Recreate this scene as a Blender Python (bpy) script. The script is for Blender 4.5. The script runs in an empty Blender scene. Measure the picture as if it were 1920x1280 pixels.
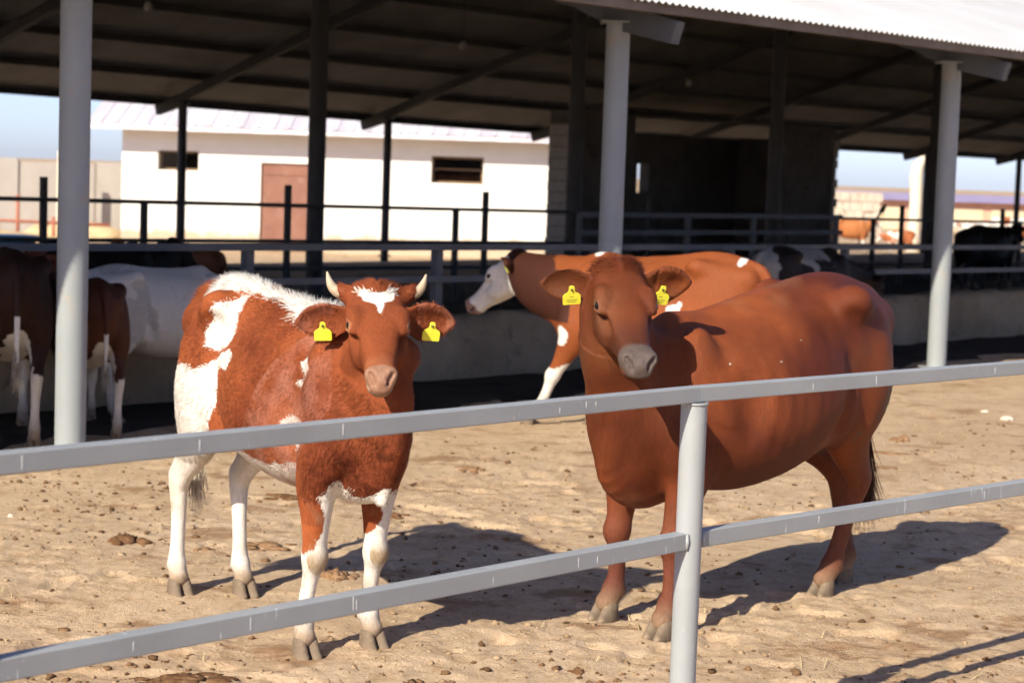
import bpy, bmesh, math, random
import numpy as np
from mathutils import Matrix, Vector

random.seed(7); np.random.seed(7)
SC = bpy.context.scene
COL = SC.collection

# ---------------- camera ----------------------------------------------------------------------
CAM_H = 1.70
PITCH = math.radians(4.96); ROLL = .034
cam_data = bpy.data.cameras.new('camera'); cam = bpy.data.objects.new('camera', cam_data); COL.objects.link(cam)
_f = Vector((0, math.cos(PITCH), -math.sin(PITCH))); _u0 = Vector((0, math.sin(PITCH), math.cos(PITCH))); _r0 = Vector((1, 0, 0))
_r = _r0 * math.cos(ROLL) + _u0 * math.sin(ROLL); _u = _u0 * math.cos(ROLL) - _r0 * math.sin(ROLL)
cam.matrix_world = Matrix(((_r.x, _u.x, -_f.x, 0), (_r.y, _u.y, -_f.y, 0), (_r.z, _u.z, -_f.z, CAM_H), (0, 0, 0, 1)))
cam_data.sensor_width = 36; cam_data.lens = 70; cam_data.clip_end = 3000; cam_data.clip_start = .1
cam_data.dof.use_dof = True; cam_data.dof.focus_distance = 6.3; cam_data.dof.aperture_fstop = 5.0
SC.camera = cam

# ---------------- sky, sun, exposure ----------------------------------------------------------
SUN_AZ = math.radians(31.0)      # direction the light travels, measured from +Y towards +X
SUN_EL = math.radians(33.0)
world = bpy.data.worlds.new('World'); SC.world = world; world.use_nodes = True
_nt = world.node_tree; _sky = _nt.nodes.new('ShaderNodeTexSky'); _sky.sky_type = 'NISHITA'; _sky.sun_disc = False
_sky.sun_elevation = SUN_EL; _sky.sun_rotation = SUN_AZ + math.pi; _sky.air_density = .7; _sky.dust_density = 2.1; _sky.ozone_density = 4.0; _sky.altitude = 1500
_tint = _nt.nodes.new('ShaderNodeMixRGB'); _tint.blend_type = 'MULTIPLY'; _tint.inputs[0].default_value = 1; _tint.inputs[2].default_value = (1.08, .95, 1.0, 1)
_nt.links.new(_sky.outputs[0], _tint.inputs[1]); _nt.links.new(_tint.outputs[0], _nt.nodes['Background'].inputs[0]); _nt.nodes['Background'].inputs[1].default_value = .11
sun_data = bpy.data.lights.new('sun', 'SUN'); sun_data.energy = 4.6; sun_data.angle = math.radians(.53); sun_data.color = (1.0, .92, .77)
sun = bpy.data.objects.new('sun', sun_data); COL.objects.link(sun)
_d = Vector((math.sin(SUN_AZ) * math.cos(SUN_EL), math.cos(SUN_AZ) * math.cos(SUN_EL), -math.sin(SUN_EL)))
sun.rotation_euler = _d.to_track_quat('-Z', 'Y').to_euler(); sun.location = (-8, -14, 12)
vs = SC.view_settings; vs.view_transform = 'Standard'; vs.look = 'None'; vs.exposure = .74; vs.gamma = 1; vs.use_curve_mapping = False
SC.display_settings.display_device = 'sRGB'
SC.cycles.max_bounces = 5; SC.cycles.diffuse_bounces = 3; SC.cycles.glossy_bounces = 2; SC.cycles.use_adaptive_sampling = True; SC.cycles.adaptive_threshold = .03; SC.cycles.adaptive_min_samples = 12
try:
    SC.cycles.use_denoising = True; SC.cycles.denoiser = 'OPENIMAGEDENOISE'
except Exception: pass

# ---------------- helpers ---------------------------------------------------------------------
def mesh_obj(name, V, F, mat=None, parent=None, smooth=False, loc=None):
    me = bpy.data.meshes.new(name)
    V = np.asarray(V, dtype=np.float32)
    if isinstance(F, np.ndarray):
        k = F.shape[1]; me.vertices.add(len(V)); me.vertices.foreach_set('co', V.ravel())
        me.loops.add(F.size); me.loops.foreach_set('vertex_index', F.astype(np.int32).ravel())
        me.polygons.add(len(F)); me.polygons.foreach_set('loop_start', np.arange(0, F.size, k, dtype=np.int32))
        me.update(calc_edges=True)
    else:
        me.from_pydata(V.tolist(), [], F); me.update()
    if smooth: me.polygons.foreach_set('use_smooth', np.ones(len(me.polygons), dtype=bool))
    o = bpy.data.objects.new(name, me); COL.objects.link(o)
    if mat: me.materials.append(mat)
    if parent: o.parent = parent
    if loc is not None: o.location = loc
    return o

def share(name, me, parent=None, loc=None, rot=None, scale=None):
    o = bpy.data.objects.new(name, me); COL.objects.link(o)
    if parent: o.parent = parent
    if loc is not None: o.location = loc
    if rot is not None: o.rotation_euler = rot
    if scale is not None: o.scale = scale
    return o

def tag(o, label=None, cat=None, group=None, kind=None):
    if label: o['label'] = label
    if cat: o['category'] = cat
    if group: o['group'] = group
    if kind: o['kind'] = kind
    return o

def empty(name, loc=(0, 0, 0), rz=0.0, label=None, cat=None, group=None):
    o = bpy.data.objects.new(name, None); COL.objects.link(o); o.location = loc; o.rotation_euler = (0, 0, rz); o.empty_display_size = .2
    return tag(o, label, cat, group)

class MB:
    """mesh builder"""
    def __init__(s): s.V = []; s.F = []
    def add(s, V, F):
        n = len(s.V); s.V += [tuple(v) for v in V]; s.F += [tuple(i + n for i in f) for f in F]; return s
    def box(s, lo, hi):
        x0, y0, z0 = lo; x1, y1, z1 = hi
        return s.add([(x0, y0, z0), (x1, y0, z0), (x1, y1, z0), (x0, y1, z0), (x0, y0, z1), (x1, y0, z1), (x1, y1, z1), (x0, y1, z1)],
                     [(0, 3, 2, 1), (4, 5, 6, 7), (0, 1, 5, 4), (1, 2, 6, 5), (2, 3, 7, 6), (3, 0, 4, 7)])
    def bar(s, a, b, w, h, up=(0, 0, 1), bevel=.0):
        """box section bar from a to b, w across, h along up; bevel rounds the four long edges"""
        a = Vector(a); b = Vector(b); t = (b - a).normalized(); u = Vector(up); u = (u - t * u.dot(t)).normalized(); r = t.cross(u)
        w /= 2; h /= 2
        if bevel <= 0: pr = [(-w, -h), (w, -h), (w, h), (-w, h)]
        else:
            pr = []
            for cx, cy, a0 in ((w - bevel, h - bevel, 0), (-w + bevel, h - bevel, 90), (-w + bevel, -h + bevel, 180), (w - bevel, -h + bevel, 270)):
                for k in range(4): an = math.radians(a0 + 30 * k); pr.append((cx + bevel * math.cos(an), cy + bevel * math.sin(an)))
        n = len(pr); V = [a + r * x + u * y for x, y in pr] + [b + r * x + u * y for x, y in pr]
        return s.add(V, [(i, (i + 1) % n, n + (i + 1) % n, n + i) for i in range(n)] + [tuple(range(n))[::-1], tuple(range(n, 2 * n))])
    def tube(s, pts, rad, n=12, caps=True):
        pts = [Vector(p) for p in pts]; rad = [rad] * len(pts) if not hasattr(rad, '__len__') else rad
        V = []; u = None
        for i, p in enumerate(pts):
            t = (pts[min(i + 1, len(pts) - 1)] - pts[max(i - 1, 0)]).normalized()
            if u is None: u = t.orthogonal().normalized()
            u = (u - t * u.dot(t)).normalized(); r = t.cross(u)
            for k in range(n): an = 2 * math.pi * k / n; V.append(p + (u * math.cos(an) + r * math.sin(an)) * rad[i])
        F = []
        for i in range(len(pts) - 1):
            for k in range(n): F.append((i * n + k, i * n + (k + 1) % n, (i + 1) * n + (k + 1) % n, (i + 1) * n + k))
        if caps: F += [tuple(range(n))[::-1], tuple(range((len(pts) - 1) * n, len(pts) * n))]
        return s.add(V, F)
    def build(s, name, mat=None, parent=None, smooth=False, loc=None):
        return mesh_obj(name, s.V, s.F, mat, parent, smooth, loc)

def smooth_by_angle(o, deg=40):
    me = o.data; me.polygons.foreach_set('use_smooth', np.ones(len(me.polygons), dtype=bool))
    bm = bmesh.new(); bm.from_mesh(me); c = math.radians(deg)
    for e in bm.edges:
        if len(e.link_faces) == 2 and e.calc_face_angle(0) > c: e.smooth = False
    bm.to_mesh(me); bm.free(); return o

# ---------------- materials -------------------------------------------------------------------
class NT:
    def __init__(s, name):
        s.m = bpy.data.materials.new(name); s.m.use_nodes = True; s.t = s.m.node_tree; s.b = s.t.nodes['Principled BSDF']
    def n(s, kind, **kw):
        o = s.t.nodes.new('ShaderNode' + kind)
        for k, v in kw.items():
            if k.startswith('i_'): o.inputs[k[2:].replace('_', ' ')].default_value = v
            else: setattr(o, k, v)
        return o
    def l(s, a, b): s.t.links.new(a, b)
    def coord(s, scale=(1, 1, 1), kind='Object', rot=(0, 0, 0)):
        c = s.n('TexCoord'); m = s.n('Mapping'); m.inputs['Scale'].default_value = scale; m.inputs['Rotation'].default_value = rot
        s.l(c.outputs[kind], m.inputs[0]); return m.outputs[0]
    def noise(s, vec, scale, detail=4, rough=.6, dist=0.0):
        o = s.n('TexNoise'); o.inputs['Scale'].default_value = scale; o.inputs['Detail'].default_value = detail; o.inputs['Roughness'].default_value = rough; o.inputs['Distortion'].default_value = dist
        s.l(vec, o.inputs['Vector']); return o.outputs['Fac']
    def ramp(s, fac, stops):
        o = s.n('ValToRGB'); e = o.color_ramp.elements
        while len(e) > 1: e.remove(e[-1])
        for i, (p, c) in enumerate(stops):
            el = e[0] if i == 0 else e.new(p); el.position = p
            el.color = (c, c, c, 1) if not hasattr(c, '__len__') else (*c[:3], 1)
        s.l(fac, o.inputs[0]); return o.outputs[0]
    def mix(s, fac, a, b, mode='MIX'):
        o = s.n('MixRGB', blend_type=mode)
        for i, v in ((0, fac), (1, a), (2, b)):
            if hasattr(v, 'links'): s.l(v, o.inputs[i])
            elif hasattr(v, '__len__'): o.inputs[i].default_value = (*v[:3], 1)
            else: o.inputs[i].default_value = v
        return o.outputs[0]
    def math(s, op, a, b=0.0):
        o = s.n('Math', operation=op)
        for i, v in ((0, a), (1, b)):
            if hasattr(v, 'links'): s.l(v, o.inputs[i])
            else: o.inputs[i].default_value = v
        return o.outputs[0]
    def bump(s, h, strength=.3, dist=.01):
        o = s.n('Bump'); o.inputs['Strength'].default_value = strength; o.inputs['Distance'].default_value = dist; s.l(h, o.inputs['Height']); s.l(o.outputs[0], s.b.inputs['Normal']); return o
    def base(s, c):
        if hasattr(c, 'links'): s.l(c, s.b.inputs['Base Color'])
        else: s.b.inputs['Base Color'].default_value = (*c[:3], 1)
    def rough(s, r, spec=None, metal=None):
        if hasattr(r, 'links'): s.l(r, s.b.inputs['Roughness'])
        else: s.b.inputs['Roughness'].default_value = r
        if spec is not None: s.b.inputs['Specular IOR Level'].default_value = spec
        if metal is not None: s.b.inputs['Metallic'].default_value = metal

def mottled(name, c0, c1, scale=4.0, rough=.8, spec=.3, bump=.2, bscale=40, stretch=(1, 1, 1), dirt=None, metal=0.0, bdist=.004):
    m = NT(name); v = m.coord(stretch); a = m.noise(v, scale, 5, .65)
    col = m.mix(m.ramp(a, [(.32, 0.0), (.68, 1.0)]), c0, c1)
    if dirt:
        b = m.noise(m.coord((1, 1, 1)), scale * 2.7, 6, .7); col = m.mix(m.ramp(b, [(.56, 0.0), (.70, .85)]), col, dirt)
    m.base(col); m.rough(rough, spec, metal)
    if bump: m.bump(m.noise(v, bscale, 4, .6), bump, bdist)
    return m.m

M = {}
def painted_steel():
    m = NT('grey_paint'); v = m.coord((1, 1, 1))
    col = m.mix(m.ramp(m.noise(v, 3.0, 5, .6), [(.3, 0.), (.7, 1.)]), (.285, .298, .298), (.335, .346, .343))
    col = m.mix(m.ramp(m.noise(m.coord((26, 26, 3)), 3.0, 3, .5), [(.70, 0.), (.735, .9)]), col, (.72, .73, .74))      # runs of pale primer
    col = m.mix(m.ramp(m.noise(v, 55, 3, .7), [(.70, 0.), (.76, .7)]), col, (.62, .60, .56))                          # chips and bird lime
    col = m.mix(m.ramp(m.noise(v, 9, 6, .75), [(.60, 0.), (.74, .6)]), col, (.38, .33, .26))                         # dust
    col = m.mix(m.ramp(m.noise(v, 30, 5, .8), [(.68, 0.), (.74, .8)]), col, (.22, .115, .06))                       # rust spots
    m.base(col); m.rough(m.ramp(m.noise(v, 12, 4), [(.3, .38), (.7, .55)]), .5); m.bump(m.noise(v, 60, 3), .12, .002); return m.m
M['paint'] = painted_steel()
M['column'] = mottled('column_paint', (.255, .278, .283), (.315, .335, .335), 2.2, .55, .4, .1, 30, (1, 1, .5), dirt=(.36, .31, .24))
M['dark_steel'] = mottled('dark_steel', (.028, .028, .03), (.05, .048, .047), 3, .6, .35, .1, 30)
M['inner_steel'] = mottled('inner_steel', (.085, .09, .10), (.125, .13, .14), 3, .6, .35, .1, 30)
M['roof_top'] = mottled('roof_sheet', (.62, .63, .64), (.72, .72, .72), .8, .42, .5, .0, stretch=(1, 1, 1))
M['bunk'] = mottled('bunk_concrete', (.19, .15, .10), (.29, .235, .165), 1.6, .95, .1, .6, 14, dirt=(.08, .07, .055), bdist=.03)
def render_coat():
    m = NT('white_render'); v = m.coord((1, 1, 1)); a = m.noise(v, .9, 5, .65)
    col = m.mix(m.ramp(a, [(.32, 0.), (.68, 1.)]), (.78, .755, .70), (.86, .84, .79))
    sx = m.n('SeparateXYZ'); m.l(v, sx.inputs[0]); h = m.math('ADD', sx.outputs['Z'], m.math('MULTIPLY', m.noise(v, 2.3, 5, .7), -.55))
    col = m.mix(m.ramp(h, [(.0, .85), (.16, 0.)]), col, (.46, .34, .21))                                            # splashed dirt along the foot
    col = m.mix(m.ramp(m.noise(m.coord((3, 1, .35)), 2.2, 5, .7), [(.60, 0.), (.72, .35)]), col, (.58, .52, .43))     # rain streaks
    m.base(col); m.rough(.95, .1); m.bump(m.noise(v, 18, 4, .6), .3, .01); return m.m
M['render'] = render_coat()
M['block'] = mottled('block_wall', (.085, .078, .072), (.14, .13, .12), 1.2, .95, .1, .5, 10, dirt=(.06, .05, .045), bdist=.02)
M['wood'] = mottled('beam_wood', (.16, .10, .06), (.26, .17, .10), 3, .85, .2, .3, 40, (1, 1, 6))
M['horn'] = mottled('horn', (.38, .285, .18), (.52, .42, .29), 9, .45, .4, .15, 60)
M['hoof'] = mottled('hoof', (.13, .097, .067), (.24, .18, .125), 14, .85, .15, .6, 60, dirt=(.37, .27, .175))
M['tag'] = mottled('yellow_tag', (.86, .80, .045), (.90, .85, .08), 6, .42, .5, .05)
M['ink'] = mottled('tag_print', (.35, .34, .05), (.42, .40, .06), 30, .6, .3, .0)
M['stud'] = mottled('tag_stud', (.10, .09, .03), (.2, .18, .05), 30, .5, .4, .0)
M['eye'] = NT('eye').m; M['eye'].node_tree.nodes['Principled BSDF'].inputs['Base Color'].default_value = (.012, .008, .006, 1); M['eye'].node_tree.nodes['Principled BSDF'].inputs['Roughness'].default_value = .08
# ----------------------------------------------------------------------------------------------
#  CATTLE : implicit body (smooth union of swept ellipses) -> surface nets -> one continuous mesh
# ----------------------------------------------------------------------------------------------
def hash3(ix, iy, iz, seed):
    h = (ix.astype(np.int64) * 374761393 + iy.astype(np.int64) * 668265263 + iz.astype(np.int64) * 2147483647 + seed * 974634247) & 0xFFFFFFFF
    h = ((h ^ (h >> 13)) * 1274126177) & 0xFFFFFFFF
    h = ((h ^ (h >> 16)) * 2246822519) & 0xFFFFFFFF
    return ((h ^ (h >> 15)) & 0xFFFF).astype(np.float32) / 65535.0

def vnoise(p, freq, seed=0):
    p = np.asarray(p, dtype=np.float64) * freq
    i = np.floor(p).astype(np.int64); f = (p - i).astype(np.float32); f = f * f * (3 - 2 * f)
    r = 0
    for dx in (0, 1):
        for dy in (0, 1):
            for dz in (0, 1):
                w = (f[:, 0] if dx else 1 - f[:, 0]) * (f[:, 1] if dy else 1 - f[:, 1]) * (f[:, 2] if dz else 1 - f[:, 2])
                r = r + w * hash3(i[:, 0] + dx, i[:, 1] + dy, i[:, 2] + dz, seed)
    return r * 2 - 1

def fbm(p, freq, octv=3, seed=0):
    r = 0; a = 1.0
    for o in range(octv):
        r = r + a * vnoise(p, freq * 2.03 ** o, seed + o * 17); a *= .5
    return r / 1.6

def sstep(a, b, x):
    t = np.clip((x - a) / (b - a), 0, 1)
    return t * t * (3 - 2 * t)

def catmull(arr, per):
    arr = np.asarray(arr, dtype=float)
    if arr.ndim == 1: arr = arr[:, None]
    a = np.vstack([2 * arr[0] - arr[1], arr, 2 * arr[-1] - arr[-2]]); out = []
    for i in range(1, len(a) - 2):
        p0, p1, p2, p3 = a[i - 1], a[i], a[i + 1], a[i + 2]
        for j in range(per):
            t = j / per
            out.append(.5 * (2 * p1 + (p2 - p0) * t + (2 * p0 - 5 * p1 + 4 * p2 - p3) * t * t + (3 * p1 - p0 - 3 * p2 + p3) * t ** 3))
    out.append(a[-2]); return np.array(out)

class Field:
    """signed distance samples on a rectilinear grid, filled by smooth unions and cuts"""
    def __init__(s, lo, hi, base, fine=None, fstep=None):
        s.ax = []
        for k in range(3):
            c = [lo[k]]
            while c[-1] < hi[k]:
                st = base
                if fine is not None and fine[0][k] - .01 < c[-1] < fine[1][k] + .01: st = fstep
                c.append(c[-1] + st)
            s.ax.append(np.array(c, dtype=np.float32))
        s.D = np.full([len(a) for a in s.ax], 1.0, dtype=np.float32)
    def win(s, lo, hi):
        sl = []
        for k in range(3):
            a = max(0, int(np.searchsorted(s.ax[k], lo[k])) - 1); b = min(len(s.ax[k]), int(np.searchsorted(s.ax[k], hi[k])) + 1)
            if b <= a: return None
            sl.append(slice(a, b))
        return tuple(sl)
    def merge(s, w, d, k, cut=False):
        o = s.D[w]
        if cut: o2 = -o
        else: o2 = o
        if k > 0:
            h = np.clip(.5 + .5 * (d - o2) / k, 0, 1)
            n = d * (1 - h) + o2 * h - k * h * (1 - h)
        else: n = np.minimum(o2, d)
        s.D[w] = -n if cut else n
    def sweep(s, pts, W, HU, HD, up, k=.03, p=2.0, per=4, cup=None, cut=False, cap=1.0, pinch=0.0, keel=0.0):
        """loft of half ellipses (half width W, up HU, down HD) along a Catmull-Rom curve"""
        n = len(pts); up = np.asarray(up, float)
        if up.ndim == 1: up = np.repeat(up[None], n, 0)
        f = lambda v: np.repeat(v, n) if np.isscalar(v) else np.asarray(v, float)
        W, HU, HD = f(W), f(HU), f(HD); C = f(0.0 if cup is None else cup)
        A = catmull(np.column_stack([np.asarray(pts, float), W, HU, HD, up, C]), per)
        P = A[:, :3]; Wd, Hu, Hd = A[:, 3], A[:, 4], A[:, 5]; Up = A[:, 6:9]; Cu = A[:, 9]
        acc = None; R = max(Wd.max(), Hu.max(), Hd.max())
        lo = P.min(0) - R - k - .03; hi = P.max(0) + R + k + .03
        w = s.win(lo, hi)
        if w is None: return
        X = s.ax[0][w[0]][:, None, None]; Y = s.ax[1][w[1]][None, :, None]; Z = s.ax[2][w[2]][None, None, :]
        best = np.full(s.D[w].shape, 9.0, dtype=np.float32)
        for i in range(len(P) - 1):
            a, b = P[i], P[i + 1]; r = max(Wd[i], Wd[i + 1], Hu[i], Hu[i + 1], Hd[i], Hd[i + 1]) + k + .03
            l2 = np.minimum(a, b) - r; h2 = np.maximum(a, b) + r
            v = s.win(l2, h2)
            if v is None: continue
            x = s.ax[0][v[0]][:, None, None]; y = s.ax[1][v[1]][None, :, None]; z = s.ax[2][v[2]][None, None, :]
            ab = b - a; L = float(np.linalg.norm(ab)) + 1e-9; T = ab / L
            u0 = Up[i] + Up[i + 1]; u0 = u0 - T * (u0 @ T); u0 /= np.linalg.norm(u0) + 1e-9; S = np.cross(T, u0)
            qx, qy, qz = x - a[0], y - a[1], z - a[2]
            e = qx * T[0] + qy * T[1] + qz * T[2]
            t = np.clip(e / L, 0, 1); e = e - t * L
            if i > 0: e = np.where(e < 0, e, e)
            A_ = qx * S[0] + qy * S[1] + qz * S[2]; B_ = qx * u0[0] + qy * u0[1] + qz * u0[2]
            ww = Wd[i] + (Wd[i + 1] - Wd[i]) * t
            if cup is not None:
                cc = Cu[i] + (Cu[i + 1] - Cu[i]) * t
                B_ = B_ - cc * ((A_ / ww) ** 2 - .5)
            if pinch or keel:
                hu_ = Hu[i] + (Hu[i + 1] - Hu[i]) * t; hd_ = Hd[i] + (Hd[i + 1] - Hd[i]) * t
                ww = ww * (1 - pinch * np.clip(B_ / hu_, 0, 1) ** 2 - keel * np.clip(-B_ / hd_, 0, 1) ** 2)
            hh = np.where(B_ > 0, Hu[i] + (Hu[i + 1] - Hu[i]) * t, Hd[i] + (Hd[i + 1] - Hd[i]) * t)
            m = np.minimum(ww, hh) * cap
            if p == 2.0: kk = np.sqrt((A_ / ww) ** 2 + (B_ / hh) ** 2 + (e / m) ** 2)
            else: kk = (np.abs(A_ / ww) ** p + np.abs(B_ / hh) ** p + np.abs(e / m) ** p) ** (1 / p)
            rl = np.sqrt(A_ * A_ + B_ * B_ + e * e)
            d = (kk - 1) * rl / np.maximum(kk, 1e-4)
            d = np.where(kk < .05, -m, d)
            o = tuple(slice(v[j].start - w[j].start, v[j].stop - w[j].start) for j in range(3))
            if min(q.start for q in o) < 0:
                o2 = []; v2 = []
                for j in range(3):
                    st = max(0, -o[j].start); v2.append(st); o2.append(slice(o[j].start + st, min(o[j].stop, best.shape[j])))
                d = d[v2[0]:, v2[1]:, v2[2]:]; o = tuple(o2)
            bs = best[o]; d = d[:bs.shape[0], :bs.shape[1], :bs.shape[2]]
            best[o] = np.minimum(bs, d)
        best = np.where(best > 8, 1.0, best)
        s.merge(w, best, k, cut)
    def ball(s, c, r, k=.03, frame=None, cut=False):
        """ellipsoid with radii r along the rows of frame"""
        r = np.repeat(r, 3) if np.isscalar(r) else np.asarray(r, float); c = np.asarray(c, float)
        fr = np.eye(3) if frame is None else np.asarray(frame)
        w = s.win(c - r.max() - k - .02, c + r.max() + k + .02)
        if w is None: return
        x = s.ax[0][w[0]][:, None, None] - c[0]; y = s.ax[1][w[1]][None, :, None] - c[1]; z = s.ax[2][w[2]][None, None, :] - c[2]
        q = [x * fr[j][0] + y * fr[j][1] + z * fr[j][2] for j in range(3)]
        kk = np.sqrt(sum((q[j] / r[j]) ** 2 for j in range(3))); rl = np.sqrt(sum(q[j] ** 2 for j in range(3)))
        d = np.where(kk < .05, -r.min(), (kk - 1) * rl / np.maximum(kk, 1e-4))
        s.merge(w, d, k, cut)
    def mesh(s):
        """surface nets"""
        D = s.D; I = D < 0
        nx, ny, nz = D.shape
        c = np.zeros((nx - 1, ny - 1, nz - 1), dtype=np.int8)
        for dx in (0, 1):
            for dy in (0, 1):
                for dz in (0, 1):
                    c += I[dx:nx - 1 + dx, dy:ny - 1 + dy, dz:nz - 1 + dz]
        act = (c > 0) & (c < 8)
        idx = np.argwhere(act); vid = np.full(act.shape, -1, dtype=np.int32); vid[act] = np.arange(len(idx))
        acc = np.zeros((len(idx), 3)); cnt = np.zeros(len(idx))
        cor = [(0, 0, 0), (1, 0, 0), (0, 1, 0), (1, 1, 0), (0, 0, 1), (1, 0, 1), (0, 1, 1), (1, 1, 1)]
        val = [D[idx[:, 0] + a, idx[:, 1] + b, idx[:, 2] + e] for a, b, e in cor]
        pos = [np.column_stack([s.ax[0][idx[:, 0] + a], s.ax[1][idx[:, 1] + b], s.ax[2][idx[:, 2] + e]]) for a, b, e in cor]
        for i, j in ((0, 1), (2, 3), (4, 5), (6, 7), (0, 2), (1, 3), (4, 6), (5, 7), (0, 4), (1, 5), (2, 6), (3, 7)):
            m = (val[i] < 0) != (val[j] < 0)
            t = (val[i] / (val[i] - val[j] + 1e-12))[m][:, None]
            acc[m] += pos[i][m] * (1 - t) + pos[j][m] * t; cnt[m] += 1
        V = acc / cnt[:, None]
        Q = []
        for axis in range(3):
            sh = [slice(1, n - 1) for n in D.shape]; sh[axis] = slice(0, D.shape[axis] - 1)
            sh2 = list(sh); sh2[axis] = slice(1, D.shape[axis])
            a = I[tuple(sh)]; b = I[tuple(sh2)]
            e = np.argwhere(a != b); off = np.ones(3, int); off[axis] = 0; e = e + off
            fl = I[e[:, 0], e[:, 1], e[:, 2]]
            o1, o2 = [(1, 2), (2, 0), (0, 1)][axis]
            def cell(d1, d2):
                q = e.copy(); q[:, o1] += d1; q[:, o2] += d2
                return vid[q[:, 0], q[:, 1], q[:, 2]]
            q = np.column_stack([cell(-1, -1), cell(0, -1), cell(0, 0), cell(-1, 0)])
            q[~fl] = q[~fl][:, ::-1]
            Q.append(q)
        Q = np.vstack(Q)
        return V, Q[(Q >= 0).all(1)]

def vnormals(V, Q):
    n = np.cross(V[Q[:, 2]] - V[Q[:, 0]], V[Q[:, 3]] - V[Q[:, 1]])
    N = np.zeros_like(V)
    for j in range(4):
        for k in range(3): N[:, k] += np.bincount(Q[:, j], weights=n[:, k], minlength=len(V))
    return N / (np.linalg.norm(N, axis=1, keepdims=True) + 1e-12)

def relax(V, Q, it=2, lam=.5):
    E = np.vstack([Q[:, [0, 1]], Q[:, [1, 2]], Q[:, [2, 3]], Q[:, [3, 0]]])
    deg = np.bincount(E[:, 0], minlength=len(V)) + np.bincount(E[:, 1], minlength=len(V))
    for _ in range(it):
        S = np.zeros_like(V)
        for k in range(3):
            S[:, k] = np.bincount(E[:, 0], weights=V[E[:, 1], k], minlength=len(V)) + np.bincount(E[:, 1], weights=V[E[:, 0], k], minlength=len(V))
        V = V + lam * (S / np.maximum(deg, 1)[:, None] - V)
    return V

def unit(v):
    v = np.asarray(v, float); return v / np.linalg.norm(v)

class Cow: pass

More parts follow.
